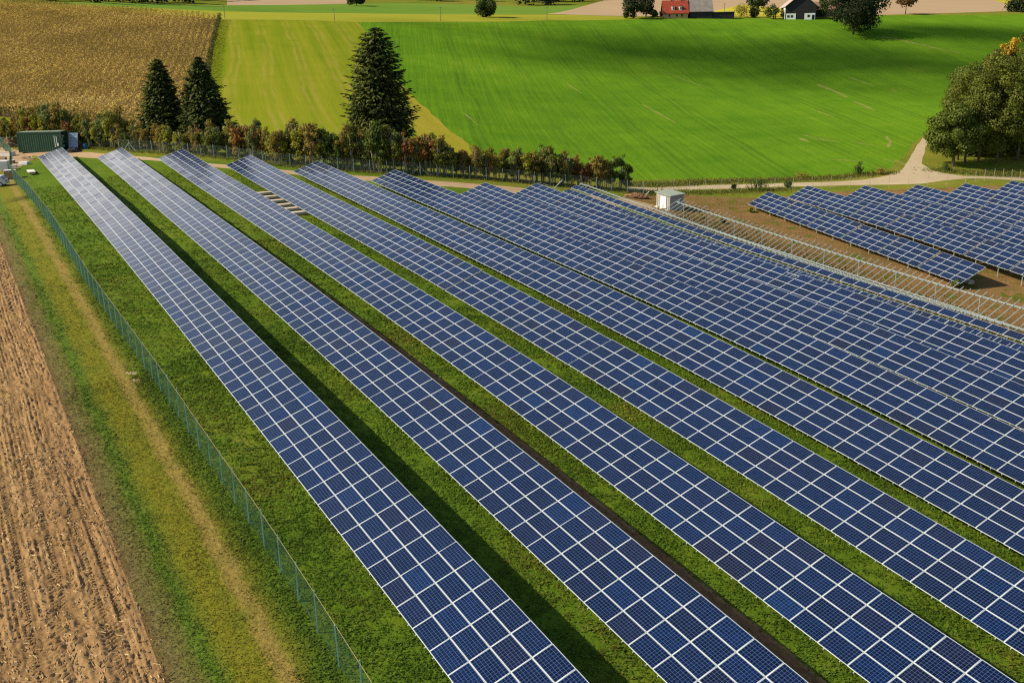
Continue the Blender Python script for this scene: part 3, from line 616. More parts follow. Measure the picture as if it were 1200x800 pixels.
PHASE = [43.66, 38.74, 32.09, 31.78, 30.4, 31.1, 30.0, 30.9, 31.5]
ROWLABEL = ['long solar panel row nearest the green mesh fence, with open grass on one side',
            'second solar panel row from the green fence, a brown trench along its upper edge',
            'third long solar panel row from the green fence, its upper edge facing the stacked pallets',
            'fourth solar panel row from the green fence, pallets lying below its lower edge',
            'fifth solar panel row from the green fence, ending left of the tallest spruce',
            'sixth solar panel row from the green fence, ending just below the tallest spruce',
            'seventh solar panel row from the green fence, in the closely packed half',
            'eighth solar panel row, one module missing, bare rail ends along its upper edge',
            'unfinished solar panel row with a missing strip of modules, beside the bare white rack']
uh3 = np.array([-AH[0], -AH[1], 0.0]); ch3 = np.array([CH[0], CH[1], 0.0])
def smooth_line(s, z, sig=16.0):
    w = np.exp(-((s[:, None] - s[None]) / sig) ** 2 / 2); w /= w.sum(1)[:, None]
    # local linear fit keeps the ends true
    out = np.empty(len(s))
    for i in range(len(s)):
        W_ = w[i]; x = s - s[i]; m0 = (W_ * x).sum(); m1 = (W_ * x * x).sum(); zb = (W_ * z).sum(); xz = (W_ * x * z).sum()
        b = (xz - m0 * zb) / max(m1 - m0 * m0, 1e-9); out[i] = zb - b * m0
    return out
def row_frames(c, s0, s1, phase):
    """module corner frames along one row: origin, x (towards the camera), y (up slope), normal"""
    st = PU * 0.9965; k0 = math.ceil((s0 - phase) / st); k1 = round((s1 - phase) / st)
    s = phase + np.arange(k0, k1 + 1) * st; xy = sc2xy(s, np.full(len(s), c)); z = smooth_line(s, gz(xy) + 0.80)
    return s, np.concatenate([xy, z[:, None]], 1)
def axes(Pa, Pb, tilt, chv):
    x = Pb - Pa; x /= np.linalg.norm(x); y = chv * math.cos(tilt) + np.array([0, 0, math.sin(tilt)]); y -= x * (x @ y); y /= np.linalg.norm(y); z = np.cross(x, y)
    return x, y, z
def mat4(o, x, y, z): return Matrix(((x[0], y[0], z[0], o[0]), (x[1], y[1], z[1], o[1]), (x[2], y[2], z[2], o[2]), (0, 0, 0, 1)))
rows_info = []
for r in range(NROW):
    c = ROW0 + PITCH * r; s, Pl = row_frames(c, 16.0, ROWEND[r], PHASE[r]); rows_info.append((s, Pl))
    base = sc2xy(s[0], c); root = empty('solar_panel_row', (base[0], base[1], float(gz(base))))
    tag(root, ROWLABEL[r], 'solar panels', 'long panel rows of the main field'); ploc = root.location.copy()
    ys = [0, PV, 2 * PV, 3 * PV] if r < 8 else [0, PV, 2 * PV + .42]
    Ms = []; fr = MB()
    for i in range(len(s) - 1):
        A_, B_ = Pl[i + 1], Pl[i]                # x runs towards smaller s
        if i % 12 == 0: dt = R.normal(0, .004); dz_ = R.normal(0, .012)
        x, y, z = axes(A_, B_, TILT + dt, ch3); A_ = A_ + z * dz_; B_ = B_ + z * dz_
        for y0 in ys:
            Ms.append(mat4(A_ + x * 0.004 + y * (y0 + .004) + z * R.normal(0, .002), x, y, z))
        for q in (0.38, 1.29):
            top = 4.06 if r < 7 else 4.62 if r == 7 else 4.5
            a = A_ + x * q - y * .06 - z * .075; b = A_ + x * q + y * (top - .02 + R.uniform(-.05, .05) * (r > 6)) - z * .075
            fr.bar(a - np.array(ploc), b - np.array(ploc), .045, .06, 0, up=tuple(z))
        for q in (0.95, 3.1):
            a = A_ + y * q - z * .16; b = B_ + y * q - z * .16; fr.bar(a - np.array(ploc), b - np.array(ploc), .06, .10, 0, up=tuple(z))
        if r == 8:
            a = A_ + y * 4.05 - z * .01; b = B_ + y * 4.05 - z * .01; fr.bar(a - np.array(ploc), b - np.array(ploc), .09, .07, 0, up=tuple(z))
        if i % 2 == 0:
            for q in (0.95, 3.1):
                t = A_ + y * q - z * .2; g = np.array([t[0], t[1], float(gz(t[:2])) - .2]); fr.bar(g - np.array(ploc), t - np.array(ploc), .09, .09, 0)
    fr.build('mounting_frame', galv, root)
    C_ = np.array([(m @ Vector((ML / 2, MW / 2, 0)))[:] for m in Ms]); px, py, d = project(C_)
    inn = (px > -10) & (px < 1210) & (py > -10) & (py < 810) & (d > 1); score = np.where(inn, 1 / d ** 2, -d)
    hole = -1
    if r == 7:
        e = (px - 924) ** 2 + (py - 323) ** 2; e[np.arange(len(e)) % 4 != 3] = 1e9; hole = int(np.argmin(e))
    order = [i for i in np.argsort(-score) if i != hole]
    for i in order[:100]: place(PG, Ms[i], root, ploc)
    merged_modules([Ms[i] for i in order[100:]], root, ploc)

# ---- the bare rack beyond the last row
def bare_rack():
    c = ROW0 + PITCH * 9 - 0.5; s, Pl = row_frames(c, 26.0, 105.0, 31.0)
    base = sc2xy(s[0], c); root = empty('bare_panel_rack', (base[0], base[1], float(gz(base)))); ploc = np.array(root.location)
    tag(root, 'bare white rack of two long beams and slanting rails, above the brown bank', 'panel rack')
    lo, hi = MB(), MB(); rails = []
    t = 24 * D2R
    for i in range(len(s) - 1):
        A_, B_ = Pl[i + 1] + [0, 0, .63], Pl[i] + [0, 0, .63]; x, y, z = axes(A_, B_, t, ch3)
        for mb, q in ((lo, .55), (hi, 3.35)): mb.bar(A_ + y * q - ploc, B_ + y * q - ploc, .11, .12, 0, up=tuple(z))
        for q in (0.2, 1.03):
            a = A_ + x * q + y * (.25 + R.uniform(-.08, .08)) + z * .09; b = A_ + x * q + y * (4.15 + R.uniform(-.22, .22)) + z * .09
            rails.append((a, b, z))
        if i % 3 == 0:
            for q in (.55, 3.35):
                p = A_ + y * q; g = np.array([p[0], p[1], float(gz(p[:2])) - .15]); MB().bar(g - ploc, p - ploc - np.array([0, 0, .07]), .08, .08).build('rack_post', galv, root)
    lo.build('lower_beam', galv, root); hi.build('upper_beam', galv, root)
    vis = [(project(a)[2], k) for k, (a, b, z) in enumerate(rails) if -5 < project(a)[0] < 1206]
    first = set(k for _, k in sorted(vis)[:99]); rest = MB()
    for k, (a, b, z) in enumerate(rails):
        mb = MB() if k in first else rest
        mb.bar(a - ploc, b - ploc, .055, .055, 0, up=tuple(z))
        if k in first: mb.build('rail', galv, root)
    if rest.n: tag(rest.build('rails', galv, root), kind='stuff')
bare_rack()

# ---- the second field on the right: separate tables of four by four modules
TL = 4 * PU + 0.17; RT = 24 * D2R
ORD = ['first', 'second', 'third', 'fourth', 'fifth', 'sixth', 'seventh', 'eighth', 'ninth', 'tenth', 'eleventh', 'twelfth', 'thirteenth', 'fourteenth', 'fifteenth', 'sixteenth', 'seventeenth', 'eighteenth', 'nineteenth', 'twentieth']
ROWN = ['front row beside the brown bank', 'second right-hand row', 'third right-hand row', 'fourth right-hand row', 'fifth right-hand row', 'backmost right-hand row']
conc = plain('concrete', (0.42, 0.39, 0.35), 0.9, 0, .12, 3)
starts = [0.0, 0.0, 4.4, 7.6, 10.1, 12.3]
for k in range(6):
    j = -1
    for n_ in range(9):
        if k == 0 and n_ > 5: break
        sp = starts[k] + n_ * (4 * PU + .17)
        if k == 1: sp += .1
        o2 = RP0[:2] + RU * sp + RC * (7.5 * k); o3 = np.array([o2[0], o2[1], rf_z(sp, k) + CZ]); e2 = RP0[:2] + RU * (sp + 6.68) + RC * (7.5 * k); e3 = np.array([e2[0], e2[1], rf_z(sp + 6.68, k) + CZ])
        x, y, z = axes(o3, e3, RT + R.normal(0, .008), np.array([RC[0], RC[1], 0]))
        px, py, d = project(np.array([o3, e3, o3 + y * 4, e3 + y * 4]))
        if px.min() > 1212: break
        j += 1
        mid = o3 + x * 3.34 + y * 2; base = np.array([mid[0], mid[1], float(gz(mid[:2]))])
        root = empty('solar_table', base); ploc = root.location.copy(); b_ = np.array(ploc)
        tag(root, 'sixteen-module solar table, %s from the far end in the %s' % (ORD[j], ROWN[k]), 'solar panels', 'separate solar tables of the right-hand field')
        for a in range(4):
            for b in range(4): place(PFULL, mat4(o3 + x * (a * PU) + y * (b * PV), x, y, z), root, ploc)
        fr = MB()
        for a in range(8): q = .38 + .833 * a; fr.bar(o3 + x * q - y * .05 - z * .08 - b_, o3 + x * q + y * 4.06 - z * .08 - b_, .045, .06, 0, up=tuple(z))
        for q in (.85, 3.2): fr.bar(o3 + y * q - z * .16 - b_, o3 + x * 6.68 + y * q - z * .16 - b_, .06, .1, 0, up=tuple(z))
        fr.build('mounting_frame', galv, root)
        for a in (1.6, 5.0):
            for q in (.35, 3.3):
                t = o3 + x * a + y * q - z * .18; g = np.array([t[0], t[1], float(gz(t[:2])) - .15]); MB().bar(g - b_, t - b_, .09, .09).build('post', galv, root)
                if q > 1 and k == 0: MB().box(tuple(np.array([t[0], t[1], float(gz(t[:2])) + .12]) - b_), (.9, .9, .5), 0, rz=.4).build('concrete_foot', conc, root, bevel=.03)
bpy.data.objects.remove(PF); bpy.data.objects.remove(PG); bpy.data.objects.remove(PFULL)

# ================================================================== FENCES
fgreen = plain('green_wire', (0.04, 0.115, 0.06), 0.5, 0, .1, 1.0, .4)
fpost = plain('grey_green_post', (0.20, 0.36, 0.30), 0.5, 0, .1, 1.0, .4)
fgrey = plain('weathered_post', (0.30, 0.36, 0.32), 0.7, 0, .15, 1.0, .2)
ftan = plain('tan_wire', (0.46, 0.37, 0.20), 0.6, 0, .1)
def path_pts(L, step):
    """points every step metres along a ground polyline of xy"""
    L = np.asarray(L, float); seg = np.linalg.norm(np.diff(L, axis=0), axis=1); cum = np.concatenate([[0], np.cumsum(seg)])
    t = np.arange(0, cum[-1], step); return np.stack([np.interp(t, cum, L[:, 0]), np.interp(t, cum, L[:, 1])], 1)
def wires(P0, P1, rad):
    """three-sided prisms between paired points"""
    d = P1 - P0; d = d / np.linalg.norm(d, axis=1)[:, None]; u = np.where(np.abs(d[:, 2:3]) > .9, np.array([[1.0, 0, 0]]), np.array([[0, 0, 1.0]]))
    a = np.cross(d, u); a /= np.linalg.norm(a, axis=1)[:, None]; b = np.cross(d, a); V_ = []
    for P in (P0, P1):
        for j in range(3): t = j * 2.0944; V_.append(P + a * rad * math.cos(t) + b * rad * math.sin(t))
    V_ = np.stack(V_, 1).reshape(-1, 3); k = np.arange(len(P0))[:, None] * 6
    return V_, np.concatenate([k + np.array([[j, (j + 1) % 3, 3 + (j + 1) % 3, 3 + j]]) for j in range(3)])
def wire_fence(name, label, L, post_step, H, mats, vstep, hstep, rad, post_w=.06, braces=(), top=None, lean=.0, group=None, foot=False):
    pp = path_pts(L, post_step); b0 = np.array([pp[0][0], pp[0][1], float(gz(pp[0]))]); root = empty(name, b0); tag(root, label, 'fence', group)
    z = gz(pp)
    pts3 = np.concatenate([pp, z[:, None]], 1)
    for k, p in enumerate(pts3):
        t = p + np.array([R.normal(0, .03), R.normal(0, .03), H + .08 + R.normal(0, .03)]); po = MB().bar(p - b0 - [0, 0, .2], t - b0, post_w, post_w).build('fence_post', mats[0], root)
        if foot: MB().box(tuple(p - b0 + [R.normal(-.06, .03), R.normal(-.05, .03), .03]), (R.uniform(.16, .32), R.uniform(.16, .3), .16), 0, rz=R.uniform(0, 3)).build('concrete_foot', conc, po, bevel=.03)
    for k in braces:
        if k >= len(pts3) - 1: continue
        for dk in (-1, 1):
            a = pts3[k] + [0, 0, H * .75]; q = pts3[min(max(k + dk, 0), len(pts3) - 1)]; b = pts3[k] + (q - pts3[k]) * .6
            MB().bar(a - b0, b - b0, .05, .05).build('brace', mats[0], root)
    P0s, P1s = [], []
    if vstep:
        vp = path_pts(L, vstep); vz = np.interp(np.arange(len(vp)) * vstep, np.arange(len(pp)) * post_step, z)
        lo = np.concatenate([vp, vz[:, None] + .05], 1); hi = lo + [0, 0, H - .05]; P0s.append(lo); P1s.append(hi)
    for h in np.arange(.06, H + .01, hstep):
        a = pts3[:-1] + [0, 0, h]; b = pts3[1:] + [0, 0, h]; P0s.append(a); P1s.append(b)
    V_, q = wires(np.concatenate(P0s) - b0, np.concatenate(P1s) - b0, rad); mesh_np('wire_mesh', V_, [q], mats[1], parent=root)
    if top is not None:
        V_, q = wires(pts3[:-1] + [0, 0, H] - b0, pts3[1:] + [0, 0, H] - b0, .012); mesh_np('top_wire', V_, [q], top, parent=root)
    return root
F1 = [sc2xy(s_, c_) for s_, c_ in ((26, 10.8), (45, 10.75), (65, 10.55), (93, 10.0), (127, 10.1), (150, 9.7), (168, 9.2))] + [px2w(15, 187)[:2], px2w(6, 177)[:2], px2w(-3, 168)[:2]]
wire_fence('mesh_fence', 'long green wire mesh fence between the mown verge and the nearest panel row', F1, 2.52, 1.95, (fpost, fgreen), .06, .2, .0028, .055, top=ftan)
HP = [(-40, 167), (20, 170), (75, 173), (110, 174.5), (140, 177), (164, 178.5), (212, 181.5), (268, 186.5), (326, 194.5), (427, 202.5), (510, 207.5), (590, 213), (660, 219), (720, 224), (760, 229)]
HEDGE = np.array([px2w(x, y)[:2] for x, y in HP])
wire_fence('rear_fence', 'grey post and wire fence along the dirt track in front of the hedge', HEDGE[4:], 2.55, 1.95, (fgrey, fgrey), .1, .2, .0022, .085, braces=(1, 22, 43))
RF = [px2w(x, y)[:2] for x, y in ((770, 226), (850, 224), (915, 222.5), (985, 221), (1060, 219), (1130, 217), (1230, 213))]
wire_fence('roadside_fence', 'thin pale post and wire fence between the gravel road and the right-hand panels', RF, 3.1, 1.9, (plain('pale_post', (.42, .38, .29), .7), fgrey), 0, .3, .003, .045)

# ================================================================== TREES
bark = plain('bark', (0.16, 0.12, 0.085), 0.9, 0, .25, 2.0, .1); palebark = plain('pale_bark', (0.36, 0.32, 0.26), 0.9, 0, .2, 2.0, .1); darkbark = plain('dark_bark', (0.07, 0.05, 0.035), .9, 0, .2, 2, .1)
def cards(C_, N_, sz, asp=0.6, rng=R):
    """one leaf face per point, facing N_, random spin"""
    n_ = len(C_); N_ = N_ / (np.linalg.norm(N_, axis=1)[:, None] + 1e-9); u = rng.normal(size=(n_, 3)); u -= N_ * (u * N_).sum(1)[:, None]; u /= np.linalg.norm(u, axis=1)[:, None] + 1e-9
    v = np.cross(N_, u); s = np.asarray(sz)[:, None] / 2
    V_ = np.stack([C_ - u * s, C_ - v * s * asp + N_ * s * .15, C_ + u * s, C_ + v * s * asp + N_ * s * .15], 1).reshape(-1, 3)
    return V_, (np.arange(n_)[:, None] * 4 + np.arange(4)[None]).astype(np.int32)
def crown_pts(clumps, n_, rng=R, shell=0.45):
    """points near the surface of many ellipsoid clumps, with outward normals"""
    vol = np.array([np.prod(r) ** (2 / 3) for _, r in clumps]); k = rng.choice(len(clumps), n_, p=vol / vol.sum())
    c = np.array([q[0] for q in clumps])[k]; r = np.array([q[1] for q in clumps])[k]
    d = rng.normal(size=(n_, 3)); d /= np.linalg.norm(d, axis=1)[:, None]; rr = rng.uniform(shell, 1.08, n_)[:, None]
    return c + d * r * rr, d + rng.normal(0, .45, (n_, 3)) + np.array([0, 0, .25])
def blob_clumps(H, Wd, base, n_, rng, top=1.0, size=0.3, egg=0.5):
    """clump centres spread over an egg-shaped crown from base to H, Wd wide"""
    out = []
    for i in range(n_):
        d = rng.normal(size=3); d /= np.linalg.norm(d); rr = rng.uniform(.35, .85)
        zz = d[2] * rr; w = 1 - egg * max(0, zz)
        p = np.array([d[0] * rr * Wd / 2 * w, d[1] * rr * Wd / 2 * w, base + (H - base) * (.5 + .48 * zz)])
        s = size * rng.uniform(.7, 1.3) * Wd / 2; out.append((p, np.array([s, s, s * rng.uniform(.7, 1.0)])))
    return out
def leafy_tree(name, loc, H, Wd, base, mat, n_leaf, leaf, trunk_r, bk, rng, n_cl=26, size=.36, egg=.4, stems=1, parent_tag=None, lean=.06, shell=.45):
    root = empty(name, loc, rng.uniform(0, 6.28))
    cl = blob_clumps(H, Wd, base, n_cl, rng, size=size, egg=egg); P_, N_ = crown_pts(cl, n_leaf, rng, shell)
    k = P_[:, 2] > base * .6; P_, N_ = P_[k], N_[k]
    V_, q = cards(P_, N_, leaf * rng.uniform(.6, 1.35, len(P_)), rng.uniform(.45, .75), rng); mesh_np('crown', V_, [q], mat, parent=root)
    tr = MB()
    for i in range(stems):
        o = rng.normal(0, Wd * .07 * (stems > 1), 2); t = rng.normal(0, lean * H, 2)
        pts = [(o[0], o[1], -.3), (o[0] + t[0] * .3, o[1] + t[1] * .3, H * .3), (o[0] + t[0] * .7, o[1] + t[1] * .7, H * .62), (o[0] + t[0], o[1] + t[1], H * .8)]
        tr.tube(pts, [trunk_r * 1.2, trunk_r * .9, trunk_r * .55, trunk_r * .15], 7)
        for j in range(5):
            c = cl[rng.integers(len(cl))][0]; h = rng.uniform(.3, .6); tr.tube([(o[0] + t[0] * h, o[1] + t[1] * h, H * h), tuple((np.array([o[0] + t[0] * h, o[1] + t[1] * h, H * h]) + c) / 2 + [0, 0, .1]), tuple(c)], [trunk_r * .45, trunk_r * .3, trunk_r * .1], 5)
    tr.build('trunk', bk, root, smooth=True)
    return root
def spruce(name, loc, H, Wd, mat, rng, blunt=0.75, whorls=30, dens=1.0):
    root = empty(name, loc, rng.uniform(0, 6.28)); Cs, Ns, Ss = [], [], []; V_, Q_, n0 = [], [], 0; tr = MB()
    tr.tube([(0, 0, -.3), (0, 0, H * .5), (0, 0, H * .98)], [H * .018, H * .011, .03], 8)
    for w in range(whorls):
        f = 1 - (w + .5) / whorls; f = f ** 1.05; bul = 1 - .30 * max(0.0, (f - .62) / .38) ** 1.5; h = H * (.03 + .95 * (1 - f)); rad = Wd / 2 * (f ** blunt) * bul * (1.0 if f < .9 else .92)
        nb = max(4, int(7 + 9 * f))
        for b in range(nb):
            a = 6.283 * (b + rng.random()) / nb; L = rad * rng.uniform(.60, 1.18) + .15; hh = h + rng.normal(0, H * .026) * min(1.0, f * 3)
            droop = L * rng.uniform(.12, .34) * (f ** .6); m_ = max(3, int(L / .34 * dens))
            t = (np.arange(m_) + rng.random(m_)) / m_
            r_ = L * t; zz = hh - droop * np.sin(t * 1.9) + .25 * L * np.maximum(0, t - .65)
            wd = .10 * L * np.sin(np.clip(t, 0, 1) * 3.0) + .12
            for side in (-1, 0, 1):
                off = side * wd * rng.uniform(.4, 1.2, m_); x = r_ * math.cos(a) - off * math.sin(a); y = r_ * math.sin(a) + off * math.cos(a)
                C_ = np.stack([x, y, zz - abs(side) * .12 * rng.random(m_)], 1)
                d = np.stack([np.full(m_, math.cos(a + side * .7)), np.full(m_, math.sin(a + side * .7)), -.35 + .9 * np.maximum(0, t - .6) + rng.normal(0, .2, m_)], 1); d /= np.linalg.norm(d, axis=1)[:, None]
                sd = np.cross(d, [0, 0, 1.0]); sd /= np.linalg.norm(sd, axis=1)[:, None] + 1e-9; tw = rng.normal(0, .35, m_)[:, None]; sd = sd * np.cos(tw) + np.array([0, 0, 1.0]) * np.sin(tw)
                ln = rng.uniform(.45, .95, m_)[:, None]; wq = rng.uniform(.11, .24, m_)[:, None]
                vv = np.stack([C_ - d * ln * .5, C_ - sd * wq, C_ + d * ln * .6 - np.array([0, 0, .05]), C_ + sd * wq], 1); V_.append(vv.reshape(-1, 3))
    nf = int(6500 * dens); f = 1 - np.sqrt(rng.random(nf)); f = f[f < .96]; nf = len(f); a = rng.uniform(0, 6.283, nf); r_ = Wd / 2 * ((1 - f) ** blunt) * rng.uniform(.25, .93, nf)
    C_ = np.stack([r_ * np.cos(a), r_ * np.sin(a), H * (.03 + .95 * f)], 1); d = np.stack([np.cos(a), np.sin(a), rng.uniform(-.9, -.1, nf)], 1); sd = np.stack([-np.sin(a), np.cos(a), rng.normal(0, .4, nf)], 1)
    ln = rng.uniform(.4, .8, nf)[:, None]; wq = rng.uniform(.15, .3, nf)[:, None]; V_.append(np.stack([C_ - d * ln * .5, C_ - sd * wq, C_ + d * ln * .6, C_ + sd * wq], 1).reshape(-1, 3))
    V_ = np.concatenate(V_); q = np.arange(len(V_)).reshape(-1, 4)
    mesh_np('crown', V_, [q], mat, parent=root); tr.build('trunk', darkbark, root, smooth=True); return root
L_SPR = leafmat('spruce_needles', [(0.026, 0.044, 0.009), (0.048, 0.070, 0.012), (0.085, 0.105, 0.017), (0.14, 0.15, 0.026)], .22)
pB = px2w(448, 196); pB = np.array([*(pB[:2] + np.array([0, 6.0])), 0]); pB[2] = gz(pB[:2])
def at_px(px, depth_like, py=None):
    """ground point in the direction of picture column px at camera depth depth_like"""
    d = ray(px, 200); P_ = d * depth_like; xy = P_[:2]; return np.array([xy[0], xy[1], float(gz(xy))])
def top_h(base, px, py):
    """height above base that reaches picture row py at the depth of base"""
    return (py_z(base, py, px)) - base[2]
def py_z(base, py, px):
    d = ray(px, py); t = math.hypot(base[0], base[1]) / math.hypot(d[0], d[1]); return d[2] * t + CZ
rs = np.random.default_rng
b = at_px(449, 165); o = spruce('spruce_tree', b, top_h(b, 449, 29), 13.8, L_SPR, rs(3), .40, 58, 1.1); tag(o, 'tallest dark spruce, standing alone behind the hedge at the meadow edge', 'tree')
b = at_px(199, 176); o = spruce('spruce_tree', b, top_h(b, 199, 67), 10.0, L_SPR, rs(4), .56, 46, 1.2); tag(o, 'left one of the paired dark spruces, in front of the corn field', 'tree')
b = at_px(246, 175); o = spruce('spruce_tree', b, top_h(b, 246, 64), 12.2, L_SPR, rs(5), .66, 46, 1.2); tag(o, 'right one of the paired dark spruces, at the corner of corn field and meadow', 'tree')

# ---- hedge of young trees: six kinds, copied with their trunks
KINDS = [('olive green', [(0.070, 0.090, 0.014), (0.145, 0.165, 0.022), (0.26, 0.25, 0.04)]), ('dark green', [(0.042, 0.070, 0.012), (0.085, 0.120, 0.018), (0.16, 0.185, 0.03)]),
         ('yellow green', [(0.12, 0.145, 0.014), (0.25, 0.25, 0.026), (0.38, 0.33, 0.05)]), ('brownish', [(0.12, 0.095, 0.020), (0.23, 0.175, 0.035), (0.34, 0.25, 0.06)]),
         ('rust red', [(0.11, 0.055, 0.018), (0.24, 0.10, 0.025), (0.34, 0.18, 0.05)]), ('grey green', [(0.075, 0.105, 0.03), (0.135, 0.175, 0.045), (0.23, 0.25, 0.075)])]
protos = {}
for i, (nm, cols) in enumerate(KINDS):
    lm = leafmat('leaves_' + nm.replace(' ', '_'), cols, .3)
    for v_ in range(2):
        g = rs(40 + i * 3 + v_); o = leafy_tree('hedge_tree', (0, 0, 0), 6.5, 3.1, .0, lm, 2100, .30, .06, palebark, g, 34, .30, .15, stems=3 + v_, lean=.05); protos[i, v_] = o
hp = path_pts(HEDGE, 1.0); seg = np.gradient(hp, axis=0); seg /= np.linalg.norm(seg, axis=1)[:, None]; nrm = np.stack([-seg[:, 1], seg[:, 0]], 1); nrm[nrm[:, 1] < 0] *= -1
# height of the hedge tops along the picture (px, py)
TOPX = [-60, 0, 30, 60, 90, 112, 125, 150, 180, 215, 250, 280, 310, 345, 365, 385, 410, 440, 480, 505, 530, 548, 575, 605, 630, 655, 668, 690, 715, 728, 740]
TOPY = [136, 137, 124, 123, 131, 132, 128, 152, 147, 150, 137, 143, 152, 142, 142, 153, 150, 152, 158, 158, 164, 172, 170, 166, 167, 173, 175, 184, 182, 189, 200]
seqk = [1, 2, 0, 3, 1, 0, 2, 3, 0, 5, 2, 0, 1, 5, 0, 3, 0, 2, 1, 0, 3, 5]
cnt = {}; WHERE = [(18, 'left of the green container'), (70, 'behind the green container'), (120, 'behind the propped modules'), (165, 'left of the paired spruces'), (285, 'below the paired spruces'), (345, 'right of the paired spruces'), (400, 'left of the tallest spruce'), (500, 'below the tallest spruce'), (560, 'right of the tallest spruce'), (640, 'behind the sixth panel row'), (700, 'behind the white plank'), (900, 'near the transformer hut')]
t = 0.0; used = {}; entries = []
while t < len(hp) - 1:
    i = int(t); px_, _, _ = project(np.array([*hp[i], float(gz(hp[i]))]))
    if px_ > 738: break
    entries.append((i, float(px_))); t += R.uniform(.42, .72)
for e, (i, px_) in enumerate(entries):
    g = R.random(); vn = float(value_noise(np.array(i / 4.5), np.array(3.3), 19)) + R.normal(0, .12); kd = (1, 0, 3, 5, 2, 3)[int(np.clip(vn * 6, 0, 5))]; kd = 4 if g < .035 else kd
    if 676 < px_ < 700: kd = 4
    elif 700 < px_ < 712: kd = 3
    elif px_ > 715: kd = 1
    elif 255 < px_ < 300 and kd == 1: kd = 0
    off = R.uniform(1.0, 4.0); p = hp[i] + nrm[i] * off; b = np.array([*p, float(gz(p))]); px2, _, _ = project(b)
    h = top_h(b, float(px2), float(np.interp(px_, TOPX, TOPY)) + R.uniform(-5, 10)); h = min(max(h * 1.10 * (.82 + .36 * float(value_noise(np.array(i / 3.3), np.array(1.7), 8))), 3.2), 10)
    v_ = int(R.integers(0, 2)); pr_ = protos[kd, v_]; o = pr_ if (kd, v_) not in used else copy_tree(pr_); used[kd, v_] = 1
    o.location = b; s = h / 6.6; o.scale = (s * R.uniform(.85, 1.2) * .95, s * R.uniform(.85, 1.2) * .95, s); o.rotation_euler = (0, 0, R.uniform(0, 6.28))
    wh = next(w for x, w in WHERE if px_ < x); key = (kd, wh); cnt.setdefault(key, []).append((px_, o))
for (kd, wh), L in cnt.items():
    L.sort(key=lambda q: q[0])
    for n_, (_, o) in enumerate(L):
        od = '' if len(L) == 1 else ', %s such from left' % ORD[min(n_, 19)]
        tag(o, 'slim %s hedge tree %s%s' % (KINDS[kd][0], wh, od), 'tree', 'young trees of the hedge')
for k_, o in protos.items():
    if k_ not in used:
        for ch in list(o.children): bpy.data.objects.remove(ch)
        bpy.data.objects.remove(o)

# ---- the wood on the right
L_W = [leafmat('leaves_wood_a', [(0.060, 0.080, 0.011), (0.120, 0.145, 0.018), (0.195, 0.210, 0.028)], .3), leafmat('leaves_wood_b', [(0.052, 0.080, 0.012), (0.102, 0.138, 0.018), (0.172, 0.198, 0.028)], .3),
       leafmat('leaves_wood_c', [(0.06, 0.055, 0.012), (0.115, 0.10, 0.02), (0.18, 0.14, 0.032)], .25), leafmat('leaves_gold', [(0.30, 0.18, 0.012), (0.48, 0.30, 0.02), (0.58, 0.40, 0.04)], .3)]
WOOD = [(1112, 196, 118, 11.5, 1, 'outermost low tree at the left edge of the wood, leaning over the sandy path'), (1133, 201, 76, 13.5, 0, 'bushy olive tree of the wood beside the sandy track junction'), (1130, 215, 64, 13, 1, 'tree standing behind the bushy olive one at the left edge of the wood'),
        (1164, 200, 56, 14.5, 0, 'broad olive tree of the wood with pale trunks showing at the road'), (1158, 218, 50, 12, 2, 'tall brownish tree in the wood just left of the golden crown'), (1166, 216, 45, 3.8, 3, 'golden yellow crown poking out of the top of the wood'),
        (1192, 203, 58, 14.5, 1, 'dark broad tree of the wood at the right edge of the picture'), (1192, 222, 33, 14, 2, 'tallest brownish tree of the wood at the right edge'), (1222, 205, 45, 15, 0, 'large tree of the wood half cut off by the right edge'), (1240, 224, 28, 15, 2, 'rear tree of the wood mostly outside the right edge')]
for i, (px_, d_, ty, wd, mk, lb) in enumerate(WOOD):
    b = at_px(px_, d_); H = top_h(b, px_, ty) * 1.06; g = rs(80 + i)
    if mk == 3: o = leafy_tree('broadleaf_tree', b, H, wd, H * .80, L_W[3], 1100, .45, .25, bark, g, 12, .45, .3, lean=0)
    else: o = leafy_tree('broadleaf_tree', b, H, wd, 0.6 if i in (0, 1, 2, 4, 7) else H * .03, L_W[mk], 26000, .43, .20, bark, g, 90, .24, .25, stems=2, lean=.04, shell=.55)
    if mk == 3: o.location.z -= 1.0
    o.rotation_euler = (0, 0, 0); tag(o, lb, 'tree', 'trees of the wood on the right')

for i, (px_, d_, ty, wd, lb) in enumerate(((1150, 212, 168, 6, 'dark shrub behind the pale trunks at the left of the wood'), (1172, 208, 165, 7, 'dark shrub in the shade of the wood between the pale trunks'), (1190, 212, 160, 8, 'dark shrub in the shade at the right of the wood'), (1212, 209, 160, 8, 'dark shrub of the wood at the right picture edge'), (1130, 208, 172, 6, 'dark shrub under the leftmost trees of the wood'))):
    b = at_px(px_, d_); o = leafy_tree('wood_shrub', b, top_h(b, px_, ty - 9), wd * 1.35, .1, L_W[1], 2600, .45, .08, darkbark, rs(95 + i), 16, .42, .1, stems=3); tag(o, lb, 'shrub', 'shrubs under the wood')
